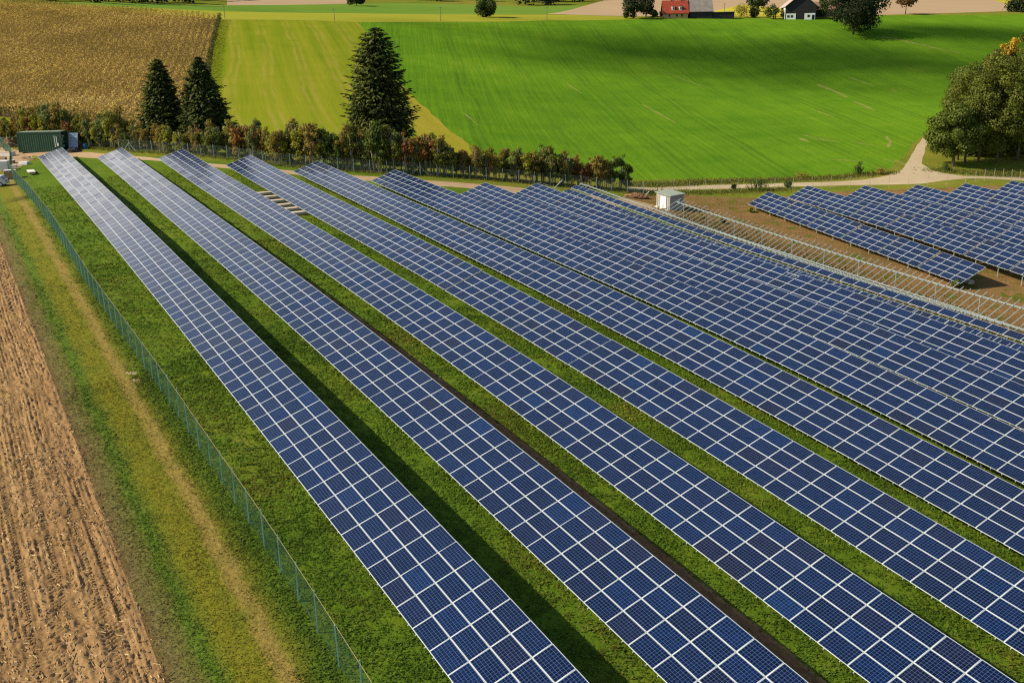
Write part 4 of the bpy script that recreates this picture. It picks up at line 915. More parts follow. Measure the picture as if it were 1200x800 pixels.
# ---- lone and far trees
dk = leafmat('leaves_dark', [(0.014, 0.026, 0.008), (0.028, 0.042, 0.011), (0.05, 0.06, 0.016)], .15); yl = leafmat('leaves_autumn', [(0.16, 0.15, 0.02), (0.28, 0.24, 0.03), (0.36, 0.27, 0.05)], .3)
md = leafmat('leaves_mid', [(0.03, 0.055, 0.012), (0.055, 0.085, 0.016), (0.095, 0.12, 0.02)], .25); rd = leafmat('leaves_reddish', [(0.07, 0.04, 0.015), (0.13, 0.07, 0.025), (0.17, 0.10, 0.04)], .2)
FAR = [('lone_tree', 1000, 41, -16, 62, dk, 13000, .9, .0, 'big dark round tree standing alone on the green field beside the dark wooden barn'), ('round_tree', 569, 20.5, -6, 24, md, 3200, 1.0, .0, 'round olive tree alone on the yellow stubble strip'),
       ('round_tree', 418, 7.3, -8, 21, dk, 1500, 1.3, .02, 'dark tree on the far green strip above the tallest spruce'), ('small_tree', 1061, 17, -8, 23, rd, 1800, .8, .25, 'small reddish tree with a bare stem on the pale ploughed slope'),
       ('bushy_tree', 1196, 14.5, -6, 34, dk, 1800, 1.0, .03, 'dark bushy tree at the field corner by the right edge'), ('farm_tree', 742, 22, -14, 22, dk, 3600, .8, .0, 'tall dark tree left of the red-roofed house, nearest the yellow strip'),
       ('farm_tree', 757, 20, -16, 22, dk, 3600, .8, .0, 'tall dark tree touching the left gable of the red-roofed house'), ('farm_tree', 888, 14, -14, 26, dk, 2000, .9, .05, 'dark tree rising behind the yellow bushes between the two farms'),
       ('farm_tree', 964, 22, -2, 16, md, 900, .8, .05, 'green tree right of the dark wooden barn, beside the lone tree')]
LW = {'lone_tree': 1.28, 'round_tree': 1.15, 'farm_tree': 1.25}
FARD = {418: 575, 569: 425, 1061: 440, 1196: 445, 888: 425, 964: 420, 742: 407, 757: 415}
for i, (nm, px_, by, ty, wpx, mt, nl, lf, bs, lb) in enumerate(FAR):
    b = px2w(px_, by); d_ = project(b)[2]; H = top_h(b, px_, ty); wd = wpx * d_ / F_PX * LW.get(nm, 1.1); tr_ = .02 * H; H *= 1.06
    o = leafy_tree(nm, b, H, wd, H * bs + .2, mt, nl, lf, tr_, darkbark, rs(120 + i), 26, .36, .15, lean=.02); tag(o, lb, 'tree')
BUSH = [(766, 21.5, 12, 9, md, 'clipped green hedge bush in front of the red-roofed house'), (775, 20.5, 12, 7, dk, 'small dark bush at the left gable of the red-roofed house'), (868, 21, 3, 24, yl, 'yellow autumn bush between the grey barn and the dark green bush'), (884, 21, 7, 14, dk, 'dark bush right of the yellow autumn bush'),
        (905, 22.5, 6, 19, md, 'round green bush beside the dark wooden barn'), (918, 22, 11, 8, yl, 'small yellowish bush against the white barn wall'), (733, 22, 13, 10, md, 'low green bush left of the tall farm trees')]
for i, (px_, by, ty, wpx, mt, lb) in enumerate(BUSH):
    b = px2w(px_, by); d_ = project(b)[2]; H = top_h(b, px_, ty); wd = wpx * d_ / F_PX
    o = leafy_tree('garden_bush', b, H, wd, .15, mt, 900, .6, .08, darkbark, rs(150 + i), 12, .45, .1, stems=2); tag(o, lb, 'bush', 'bushes around the two farms')
RB = [(888, 223.5, 210, 27, md, 'dark green bush at the fence by the gravel road, left of the right-hand panels'), (924, 220, 212, 11, md, 'small green bush by the gravel road behind the right-hand panels'), (1006, 205, 190, 13, dk, 'low brown-green shrub at the green field edge near the sandy junction'), (940, 208, 203, 22, yl, 'low yellowish weeds along the far side of the gravel road'),
      (1031, 205, 194, 11, yl, 'dry shrub beside the sandy track junction'), (1110, 201, 190, 14, md, 'low bush at the foot of the wood beside the sandy path'), (860, 222, 216, 7, dk, 'tiny dark bush left of the roadside bush'), (847, 262, 257, 7, md, 'small weed clump on the brown bank above the bare rack'), (1121, 338, 326, 12, md, 'green weed clump under the last table of the front row'),
      (820, 256, 251, 8, yl, 'yellowish weed tuft on the bank near the white transformer hut'), (879, 249, 242.5, 9, yl, 'yellow-green weed tuft at the lower corner of the first right-hand table')]
for i, (px_, by, ty, wpx, mt, lb) in enumerate(RB):
    b = px2w(px_, by); d_ = project(b)[2]; H = max(.5, top_h(b, px_, ty)); wd = wpx * d_ / F_PX
    o = leafy_tree('roadside_bush', b, H, wd, .05, mt, 500, .24, .03, darkbark, rs(170 + i), 12, .5, .0, stems=3); tag(o, lb, 'bush', 'bushes and weeds by the road and bank')
# far woods as masses
def wood_mass(L, hgt, depth_m, nl, mt, seed):
    g = rs(seed); pts = [px2w(x, y) for x, y in L]; cl = []
    for a, b in zip(pts[:-1], pts[1:]):
        n_ = max(2, int(np.linalg.norm(b - a) / (hgt * .35)))
        for i in range(n_):
            p = a + (b - a) * (i + g.random()) / n_; q = p[:2] * (1 + g.uniform(0, depth_m) / np.linalg.norm(p[:2])); h = hgt * g.uniform(.7, 1.1)
            cl.append((np.array([q[0], q[1], float(gz(q)) + h * .5]), np.array([hgt * .3, hgt * .3, h * .55])))
    P_, N_ = crown_pts(cl, nl, g, .6); V_, q = cards(P_, N_, g.uniform(.8, 2.2, nl), .7, g); o = mesh_np('far_wood', V_, [q], mt); tag(o, kind='stuff')
wood_mass([(-60, 1), (40, 2.5), (110, 3.5), (180, 4.3), (262, 5.2)], 16, 60, 9000, dk, 201)
wood_mass([(608, 8.5), (640, 8), (665, 4.5), (700, 0)], 13, 50, 4000, dk, 202)
wood_mass([(478, 1.5), (515, 3), (560, 2), (610, 3)], 14, 50, 4000, dk, 203)
# grassy fringe along the hedge foot and the road: tall weeds as leaf faces
def fringe(Lxy, width, n_, hgt, colrs, name='weed_fringe'):
    q = path_pts(Lxy, .5); i = R.integers(0, len(q), n_); P2 = q[i] + R.normal(0, width, (n_, 2)); P_ = np.concatenate([P2, gz(P2)[:, None]], 1)
    V_, f = leaf_quads(P_, hgt * R.uniform(.5, 1.4, n_), hgt * .3 * R.uniform(.5, 1.3, n_), (.5, 1.4)); c_ = np.array(colrs)[R.integers(0, len(colrs), n_)]
    tag(mesh_np(name, V_, [f], leafm, col=np.repeat(c_, 6, 0)), kind='stuff')
GRN = [(0.07, 0.12, 0.012), (0.12, 0.15, 0.015), (0.18, 0.17, 0.03), (0.22, 0.16, 0.05)]
fringe(HEDGE + np.array([0, .6]), .9, 9000, .38, GRN); fringe([px2w(x, y)[:2] for x, y in ((735, 217), (820, 214), (900, 212), (1000, 207), (1045, 202))], 1.3, 7000, .42, GRN)
fringe([px2w(x, y)[:2] for x, y in ((740, 226), (800, 226), (860, 225), (930, 221.5))], 1.4, 4000, .35, GRN); fringe([px2w(x, y)[:2] for x, y in ((1100, 200), (1130, 203), (1200, 205))], 2.0, 4000, .4, GRN)
fringe([sc2xy(s_, 90.5) for s_ in (40, 60, 80, 100, 112)], 2.6, 12000, .38, [(0.08, 0.11, 0.015), (0.15, 0.13, 0.03), (0.24, 0.16, 0.06), (0.28, 0.12, 0.05)]); fringe([sc2xy(s_, 85.5) for s_ in (40, 60, 80, 100)], 1.6, 12000, .3, GRN)

# ---- the corn field: standing maize in drilled rows
cdir = DCORN / np.linalg.norm(DCORN); cnor = np.array([-cdir[1], cdir[0]])
a0, a1 = (CORN @ cdir).min(), (CORN @ cdir).max(); c0, c1 = (CORN @ cnor).min(), (CORN @ cnor).max()
n_ = 380000; kk = np.round(R.uniform(c0, c1, n_) / 2.0) * 2.0 + R.normal(0, .36, n_); aa = R.uniform(a0, a1, n_); P2 = aa[:, None] * cdir + kk[:, None] * cnor
P2 = P2[in_poly(P2, CORN)]; P_ = np.concatenate([P2, gz(P2)[:, None]], 1); x_, y_, d_ = project(P_); k = (x_ > -25) & (x_ < 300) & (y_ < 260) & (y_ > -20); P_ = P_[k]
n_ = len(P_); P_[:, 2] += 2.3 * R.random(n_) ** .6; N_ = R.normal(size=(n_, 3)); N_[:, 2] = np.abs(N_[:, 2]) * .6 + .5; N_[:, 0] -= .5
V_, q = cards(P_, N_, R.uniform(.32, .68, n_), .28)
pn = value_noise(P_[:, 0] / 14, P_[:, 1] / 14, 61) * .55 + value_noise(P_[:, 0] / 3, P_[:, 1] / 3, 62) * .45 + R.normal(0, .12, n_); pn = np.clip(pn + np.interp(P_[:, 1], [170, 215, 290, 350], [.30, .10, -.10, -.12]), 0, 1)
cc = np.stack([np.interp(pn, [0, .3, .6, 1], q_) for q_ in ((.22, .38, .52, .62), (.165, .265, .365, .46), (.03, .055, .085, .15))], 1)
eb = [px2w(x, y)[:2] for x, y in ((258, 23.6), (252, 48), (246, 75), (243, 97), (240, 120), (226, 158), (160, 150), (100, 143), (0, 137), (-60, 134))]; ep = path_pts(eb, .045); ep = ep + R.normal(0, .35, ep.shape); ne = len(ep)
Pe = np.concatenate([ep, (gz(ep) + 2.4 * R.random(ne) ** .7)[:, None]], 1); Ne = R.normal(size=(ne, 3)); Ve, qe = cards(Pe, Ne, R.uniform(.4, .8, ne), .35); ce = np.array([(0.06, 0.075, 0.014), (0.09, 0.095, 0.018), (0.13, 0.11, 0.025)])[R.integers(0, 3, ne)]; lowe = ep[:, 1] < 205; ce[lowe] = np.array([(0.20, 0.15, 0.03), (0.34, 0.25, 0.05), (0.46, 0.34, 0.08)])[R.integers(0, 3, int(lowe.sum()))]  # dark greens along the right edge: its shade put into the colour
V_ = np.concatenate([V_, Ve]); q = np.concatenate([q, qe + n_ * 4]); cc = np.concatenate([cc, ce])
tag(mesh_np('corn_plants', V_, [q], tintmat('corn_leaf', .2), col=np.repeat(cc, 4, 0)), kind='stuff')

# ================================================================== CONTAINER YARD
def P(px, py): return px2w(px, py)
def frame_at(p, head):
    """matrix of a thing on the ground whose local x points to heading (degrees from the view axis, clockwise)"""
    return (90 - head) * D2R
cgreen = plain('container_green', (0.030, 0.085, 0.045), 0.55, 0, .15, 1.5, .35); croof = plain('container_roof', (0.23, 0.27, 0.19), 0.7, 0, .15, .8); blk = plain('black_rubber', (0.018, 0.018, 0.02), 0.8, 0, .2); whitep = plain('white_paint', (0.74, 0.74, 0.71), 0.6, 0, .05)
woodp = plain('pale_wood', (0.52, 0.38, 0.24), 0.8, 0, .18, 4, .15, .3); card = plain('cardboard', (0.36, 0.24, 0.13), 0.85, 0, .12, 2, .1); wrap = plain('white_wrap', (0.72, 0.66, 0.60), 0.5, 0, .1, 2, .4)
def container():
    a = P(20, 176.5); b_ = P(66.5, 177.5); d = b_[:2] - a[:2]; head = math.atan2(d[1], d[0]); L = 6.06; Wd, H = 2.44, 2.6
    head = .03; root = empty('shipping_container', (b_[0], b_[1], b_[2] - .05), head); root.location.x += 1.15; root.scale = (1.25, 1.2, 1.3); tag(root, 'dark green corrugated shipping container, right end open, behind the first panel row', 'container')
    # local: x from -L (far left) to 0 (open end), y from 0 (near side) to Wd
    bd = MB(); n_ = 76
    for y0, sg in ((0, -1), (Wd, 1)):
        prof = []
        for i in range(n_ + 1):
            x = -L + .12 + (L - .24) * i / n_; o_ = .036 if (i % 4) in (1, 2) else 0.0; prof.append((x, o_))
        v = [(x, y0 - sg * o_, z) for z in (.16, H - .12) for x, o_ in prof]; m_ = len(prof); bd.add(v, [(i, i + 1, m_ + i + 1, m_ + i) for i in range(m_ - 1)])
    for x in (-L + .06, -.06):
        for y in (.04, Wd - .04): bd.box((x, y, H / 2), (.13, .13, H), 0)
    for y in (.02, Wd - .02): bd.box((-L / 2, y, .08), (L - .2, .10, .16)); bd.box((-L / 2, y, H - .06), (L - .2, .09, .12))
    bd.box((-L + .03, Wd / 2, H / 2), (.05, Wd - .1, H - .1)); bd.box((-L / 2, Wd / 2, .14), (L - .1, Wd - .1, .06)); bd.box((-.04, Wd / 2, H - .07), (.09, Wd - .15, .13)); bd.box((-.04, Wd / 2, .08), (.09, Wd - .15, .14))
    bd.build('body', cgreen, root)
    rf_ = MB()
    for i in range(20): rf_.box((-L + .16 + (L - .32) * (i + .5) / 20, Wd / 2, H + .008 + .012 * (i % 2)), ((L - .3) / 20, Wd - .1, .03))
    rf_.build('roof', croof, root)
    for k, (x, z, h_) in enumerate(((-.95, 1.35, 1.5), (-.68, 1.35, 1.3))): MB().box((x, -.055, z), (.09, .015, h_)).build('lock_bar', whitep, root)
    MB().box((-.55, -.058, .95), (.2, .02, .35)).build('white_sign', whitep, root)
    dr = MB(); dr.box((1.02 * math.sin(.35), Wd + .02 + 1.1 * math.cos(.35) * .9, H / 2), (.06, 1.15, H - .25), 0, rz=-.35); dr.build('door', cgreen, root)
    R2 = rs(9)
    st = MB()
    for i in range(26): st.box((-.35 - R2.uniform(0, .5), R2.uniform(.35, Wd - .4), .3 + R2.uniform(0, 1.9)), (R2.uniform(.15, .4), R2.uniform(.15, .4), R2.uniform(.08, .3)), int(R2.integers(0, 3)), rz=R2.uniform(-.4, .4))
    for z in (.55, 1.15, 1.75): st.box((-.6, Wd / 2, z), (.7, Wd - .4, .04), 3)
    st.build('stored_boxes', [whitep, wrap, card, galv], root)
    return root
container()
def local(name, label, cat, p, head, group=None):
    r_ = empty(name, p, (90 - head) * D2R); return tag(r_, label, cat, group)
# propped panel stack, black heap, machine, barrel
p = P(86, 175.5); r_ = local('module_stack', 'stack of pale blue solar modules propped up at the open end of the green container', 'solar panels', p, 90)
RX = Matrix.Rotation(-.30, 3, 'X')
for i in range(3): MB().box((0, .15 * i + .5, 1.55), (1.5, .05, 2.6), 0, Rm=RX).build('propped_module', [plain('pale_blue_glass', (.20, .28, .40), .15, 0, .1, 1, .6)], r_)
g_ = MB()
for z in (.6, 1.1, 1.6, 2.1): g_.box((0, .36 + (z - 1.55) * .31, z + .02), (1.44, .03, .06), 0, Rm=RX)
for x in (-.73, .73): g_.box((x, .47 - .02, 1.56), (.06, .05, 2.6), 0, Rm=RX)
g_.build('module_frame', alu, r_)
for name, px_, py_, lab_, cat_, mt_, sz_ in (('tarpaulin_heap', 87, 178.5, 'black tarpaulin heap below the propped modules by the container', 'heap', blk, (2.6, 1.6, .75)), ('red_generator', 93, 174, 'small dark red machine between the black heap and the blue barrel', 'machine', plain('dark_red', (.16, .03, .03), .5), (1.1, .8, .9)),
                                            ('earth_mound', 11, 172, 'brown earth mound left of the green container', 'mound', plain('mound_soil', (.22, .12, .06), .95, 0, .2, 2), (3.4, 2.4, 1.4)), ('earth_mound', 744, 232, 'reddish earth mound left of the white transformer hut', 'mound', plain('mound_soil_red', (.27, .15, .075), .95, 0, .25, 2, .1, .6), (4.2, 2.0, .75))):
    p = P(px_, py_); g = rs(int(px_)); n1, n2 = 18, 9; V_ = []; 
    for j in range(n2 + 1):
        for i in range(n1):
            a = 6.283 * i / n1; q_ = j / n2; rr = math.cos(q_ * 1.57) ** .8; k_ = 1 + g.normal(0, .16); V_.append((sz_[0] / 2 * rr * math.cos(a) * k_, sz_[1] / 2 * rr * math.sin(a) * k_, sz_[2] * math.sin(q_ * 1.57) * (1 + g.normal(0, .16)) - .1))
    F_ = [(j * n1 + i, j * n1 + (i + 1) % n1, (j + 1) * n1 + (i + 1) % n1, (j + 1) * n1 + i) for j in range(n2) for i in range(n1)]
    o = MB().add(V_, F_).build(name, mt_, None, smooth=False); o.location = p; o.rotation_euler = (0, 0, .5 if px_ > 800 else .1); tag(o, lab_, cat_)
p = P(100.5, 175); mb = MB(); mb.tube([(0, 0, 0), (0, 0, .3), (0, 0, .31), (0, 0, .6), (0, 0, .61), (0, 0, .92)], [.30, .30, .32, .32, .30, .30], 16); o = mb.build('plastic_barrel', plain('blue_plastic', (.01, .12, .36), .35, 0, .05), None); o.location = p; tag(o, 'bright blue plastic barrel right of the black heap at the container', 'barrel')
# pallets and packages left of the fence
def pallet(p, head, label, layers=1, load=None, grp='pallets of the container yard'):
    r_ = local('wooden_pallet', label, 'pallet', p, head, grp); z = 0
    for l_ in range(layers):
        for y in (-.36, 0, .36): MB().box((0, y, z + .05), (1.2, .1, .09)).build('bearer', woodp, r_)
        for k in range(5): MB().box((-.5 + .25 * k, 0, z + .108), (.145, .8, .022)).build('deck_board', woodp, r_)
        z += .125
    return r_, z
def package(p, head, size, mt, label, cat='package', z=0, nm='wrapped_package', lid=True):
    r_ = local(nm, label, cat, p + np.array([0, 0, z]), head, 'packages of the container yard'); MB().box((0, 0, size[2] / 2), size).build('box_body', mt, r_, bevel=.03)
    if lid: MB().box((0, 0, size[2] + .022), (size[0] + .04, size[1] + .04, .04)).build('lid', wrap if mt is card else woodp, r_, bevel=.01)
    else: MB().box((0, 0, size[2] * .5), (size[0] + .012, .06, size[2] + .012)).build('strap', blk, r_)
    return r_
q = P(13, 209.5); pallet(q, 70, 'pallet under the brown cardboard box beside the silver car', 1); package(q, 70, (1.6, 1.1, 1.15), card, 'large brown cardboard box on a pallet beside the silver car', 'box', .125, 'cardboard_box')
q = P(6, 200); package(q, 80, (1.2, 1.0, 1.5), wrap, 'tall white wrapped package behind the silver car', lid=False)
q = P(11, 197); package(q, 75, (2.2, .9, .45), wrap, 'long flat white package lying behind the brown cardboard box', lid=False)
q = P(3, 187.5); pallet(q, 90, 'stacked pale pallets at the left picture edge', 4); q = P(8, 183); package(q, 95, (2.6, 1.2, .7), wrap, 'long white wrapped package beside the earth mound at the left edge')
q = P(8, 192); package(q, 85, (2.4, 1.0, .55), card, 'low brown box between the white packages at the left edge', 'box', 0, 'cardboard_box')
q = P(31, 186); pallet(q, 92, 'three stacked pallets at the near corner of the first panel row', 3); q = P(36.5, 187); pallet(q, 92, 'pair of pallets touching the corner of the first panel row', 2)
q = P(29, 193); package(q, 100, (1.5, .9, .5), whitep, 'small white box with dark shadowed side between fence and first panel row', 'box', 0, 'white_box', lid=False)
p = P(37, 203.5); r_ = local('timber_slab', 'long white slab raised at its far end on the grass between fence and first row', 'slab', p, 150); MB().box((0, 0, .38), (3.4, 1.0, .14)).build('slab', wrap, r_, bevel=.02); MB().box((1.2, 0, .15), (.14, .8, .31)).build('support', woodp, r_); MB().box((-1.2, 0, .15), (.14, .8, .31)).build('support', woodp, r_)
for k, (px_, py_) in enumerate(((311, 228.5), (319, 233), (327.5, 237.5), (336.5, 242.3), (345, 246.8), (353.5, 251.5))):
    p = P(px_, py_); r_ = local('pallet_stack', 'pale pallet stack below the fourth panel row, %s from the far end' % ORD[k], 'pallet', p, 62, 'pallet stacks between the third and fourth panel rows')
    for y in (-.4, 0, .4): MB().box((0, y, .05), (2.3, .1, .1)).build('bearer', woodp, r_)
    MB().box((0, 0, .26), (2.3, .98, .3), 0).build('load', plain('pale_load', (.60, .50, .40), .7, 0, .1), r_, bevel=.02); 
# gate frame leaning at the yard
p = P(26, 176); r_ = local('gate_frame', 'grey metal gate frame standing open in front of the green container', 'gate', P(31.5, 175.7), 265)
for a, b_ in (((0, 0, 0), (0, 0, 2.3)), ((0, 0, 2.25), (4.4, 0, 2.25)), ((4.4, 0, 0), (4.4, 0, 2.25)), ((0, 0, .15), (4.4, 0, .15)), ((0, 0, .2), (4.4, 0, 2.2))): MB().bar(a, b_, .05, .05).build('gate_bar', fpost, r_)
# ---- the silver car, only its tail inside the picture
def car():
    silver = plain('silver_paint', (.50, .53, .57), .28, .25, .03, 1, .6); glassm = plain('dark_glass', (.015, .02, .025), .06, 0, .02, 1, .8); redl = plain('tail_red', (.35, .02, .02), .3); tyre = blk
    p = P(9.5, 217.5); r_ = empty('parked_car', (p[0], p[1], p[2]), (180 + 8) * D2R); tag(r_, 'silver hatchback cut off by the left edge, parked outside the fence', 'car')
    # local x forward (away to the left), x = 0 at the rear bumper, y across
    prof = [(0.02, .35), (0.0, .62), (.06, .95), (.22, 1.02), (.62, 1.46), (1.1, 1.52), (2.0, 1.50), (2.95, 1.02), (3.75, .88), (3.98, .66), (3.98, .32), (.02, .30)]
    bd = MB(); bd.prism(prof, 1.66, 0, (0, -.83, 0)); bd.build('body', silver, r_, bevel=.05)
    MB().add([(.24, -.68, 1.05), (.24, .68, 1.05), (.58, .60, 1.42), (.58, -.60, 1.42)], [(0, 1, 2, 3)]).build('rear_window', glassm, r_).location = (-.045, 0, .035)
    for s in (-1, 1):
        w = MB(); w.prism([(.62, 1.02), (.95, 1.42), (1.9, 1.42), (2.6, 1.03)], .02, 0, (0, s * .83 + (0.0 if s > 0 else -.02), 0)); w.build('side_window', glassm, r_)
        MB().box((.05, s * .70, .86), (.10, .2, .3)).build('tail_lamp', redl, r_, bevel=.02)
        for x in (.72, 3.2):
            wh = MB(); wh.tube([(x, s * .72, .31), (x, s * .88, .31)], [.31, .31], 20); w_ = wh.build('wheel', tyre, r_); MB().tube([(x, s * .875, .31), (x, s * .895, .31)], [.19, .18], 14).build('rim', alu, w_)
    MB().box((-.02, 0, .42), (.14, 1.5, .2)).build('bumper', silver, r_, bevel=.04); MB().box((-.012, 0, .78), (.02, .5, .11)).build('number_plate', whitep, r_)
car()

# ================================================================== TRANSFORMER HUT
def hut():
    a, b_, c_ = P(768, 241.5), P(785, 246.5), P(802.5, 240.8); root = empty('transformer_hut', b_, 0); tag(root, 'small grey hut with white door and slanting roof, beside the bare rack', 'hut'); o = np.array(b_)
    d1 = (a - o)[:2]; d1 /= np.linalg.norm(d1); d2 = np.array([d1[1], -d1[0]]); d2 = d2 if d2 @ (c_ - o)[:2] > 0 else -d2
    L1, L2, H1, H2 = 2.7, 2.9, 2.05, 2.35
    wl = plain('hut_wall', (.36, .345, .31), .6, 0, .06, 1); rfm = plain('hut_roof', (.30, .34, .27), .7, 0, .08, 1)
    X = lambda u, v, z: (d1[0] * u + d2[0] * v, d1[1] * u + d2[1] * v, z)
    w = MB(); w.add([X(0, 0, -.3), X(L1, 0, -.3), X(L1, L2, -.3), X(0, L2, -.3), X(0, 0, H1), X(L1, 0, H2), X(L1, L2, H2), X(0, L2, H1)], [(0, 1, 5, 4), (1, 2, 6, 5), (2, 3, 7, 6), (3, 0, 4, 7), (4, 5, 6, 7)])
    for i in range(9): w.bar(X(.02 + L1 * (i + .1) / 9, -.015, -.2), X(.02 + L1 * (i + .1) / 9, -.015, H1 - .03), .03, .05, 0)
    for i in range(10): w.bar(X(-.015, .1 + L2 * i / 10.4, -.2), X(-.015, .1 + L2 * i / 10.4, H1 - .03), .03, .05, 0)
    w.build('walls', wl, root)
    MB().add([X(-.25, -.2, H1 - .0), X(L1 + .2, -.2, H2 + .06), X(L1 + .2, L2 + .25, H2 + .06), X(-.25, L2 + .25, H1), X(-.25, -.2, H1 + .12), X(L1 + .2, -.2, H2 + .18), X(L1 + .2, L2 + .25, H2 + .18), X(-.25, L2 + .25, H1 + .12)], [(0, 3, 2, 1), (4, 5, 6, 7), (0, 1, 5, 4), (1, 2, 6, 5), (2, 3, 7, 6), (3, 0, 4, 7)]).build('roof', rfm, root)
    dm = MB(); e = -.06
    dm.add([X(.75, e, .05), X(1.85, e, .05), X(1.85, e, 1.95), X(.75, e, 1.95), X(.75, 0, .05), X(1.85, 0, .05), X(1.85, 0, 1.95), X(.75, 0, 1.95)], [(0, 1, 2, 3), (0, 4, 5, 1), (1, 5, 6, 2), (2, 6, 7, 3), (3, 7, 4, 0)]); dr = dm.build('door', plain('hut_door', (.80, .80, .78), .45, 0, .02), root)
    MB().box(X(.9, e - .03, 1.0), (.06, .06, .14)).build('handle', blk, dr)
    MB().tube([X(-.04, 1.9, 1.25), X(-.07, 1.9, 1.25)], [.22, .22], 16).build('round_vent', whitep, root)
    for k in range(5): MB().box(X(1.3, e - .03, .35 + .09 * k), (.5, .03, .03), 0, rz=math.atan2(d1[1], d1[0])).build('louvre_slat', galv, dr)
    MB().tube([X(-.08, L2 + .05, -.2), X(-.08, L2 + .05, H1)], .045, 8).build('downpipe', galv, root); MB().add([X(-.08, -.08, -.4), X(L1 + .08, -.08, -.4), X(L1 + .08, L2 + .08, -.4), X(-.08, L2 + .08, -.4), X(-.08, -.08, .12), X(L1 + .08, -.08, .12), X(L1 + .08, L2 + .08, .12), X(-.08, L2 + .08, .12)], [(0, 1, 5, 4), (1, 2, 6, 5), (2, 3, 7, 6), (3, 0, 4, 7), (4, 5, 6, 7)]).build('plinth', conc, root)
    MB().box(X(1.95, -.05, 1.6), (.25, .02, .18), 0, rz=math.atan2(d1[1], d1[0])).build('warning_sign', plain('yellow_sign', (.6, .45, .03), .5), root)
    # flagstones by the door
    for k, (px_, py_) in enumerate(((770, 242.5), (775.5, 244.5), (781, 246.8))):
        p = P(px_, py_); s_ = MB().box((0, 0, .06), (.75, .75, .12), 0, rz=math.atan2(d1[1], d1[0])).build('paving_slab', whitep, None, bevel=.02); s_.location = p; tag(s_, 'white paving slab in front of the transformer hut, %s from the left' % ORD[k], 'slab', 'paving slabs at the hut')
hut()
for px_, py_, tx, ty, lb in ((753, 232, 761, 224, 'white plank leaning at the end of the rear fence beside the transformer hut'), (649, 221, 659, 211, 'white plank propped against a rear fence post above the panel rows')):
    a = P(px_, py_); d = ray(tx, ty); t = math.hypot(a[0], a[1]) / math.hypot(d[0], d[1]); b_ = np.array([d[0] * t, d[1] * t, d[2] * t + CZ]); o = MB().bar((0, 0, 0), b_ - a, .16, .06).build('leaning_plank', whitep, None); o.location = a; tag(o, lb, 'plank')

# ================================================================== FARMS AND POLES
brick = plain('yellow_wall', (.42, .27, .12), .85, 0, .08, .5); redt = plain('red_tiles', (.27, .050, .028), .8, 0, .22, 1.2, .1); greyt = plain('grey_tiles', (.20, .175, .155), .8, 0, .14, .6, .2); dkw = plain('dark_timber', (.022, .020, .022), .85, 0, .2, 1); roofp = plain('pale_roof', (.42, .33, .28), .75, 0, .1, 1)
def gable(root, name, x0, x1, y0, y1, eave, ridge, wallm, roofm, axis='x', over=.4, open_eave=0.0):
    """gabled block: ridge along local x (or y); walls and a roof of two thick slabs"""
    w = MB(); rm = MB()
    if axis == 'x':
        ym = (y0 + y1) / 2; w.prism([(y0, -1), (y1, -1), (y1, eave), (ym, ridge), (y0, eave)], x1 - x0, 0, (x0, 0, 0), (0, 1, 0), (0, 0, 1), (1, 0, 0)); th = .22; k = (ridge - eave) / (ym - y0)
        for s, ye in ((-1, y0), (1, y1)): rm.prism([(ye + s * over, eave - k * over + .03), (ym, ridge + .03), (ym, ridge + .03 + th), (ye + s * over, eave - k * over + .03 + th)], x1 - x0 + 2 * over, 0, (x0 - over, 0, 0), (0, 1, 0), (0, 0, 1), (1, 0, 0))
    else:
        xm = (x0 + x1) / 2; w.prism([(x0, -1), (x1, -1), (x1, eave), (xm, ridge), (x0, eave)], y1 - y0, 0, (0, y0, 0)); th = .22; k = (ridge - eave) / (xm - x0)
        for s, xe in ((-1, x0), (1, x1)): rm.prism([(xe + s * over, eave - k * over + .03), (xm, ridge + .03), (xm, ridge + .03 + th), (xe + s * over, eave - k * over + .03 + th)], y1 - y0 + 2 * over, 0, (0, y0 - over, 0))
    w.build(name + '_wall' if name else 'wall', wallm, root); return rm.build(name + '_roof' if name else 'roof', roofm, root)
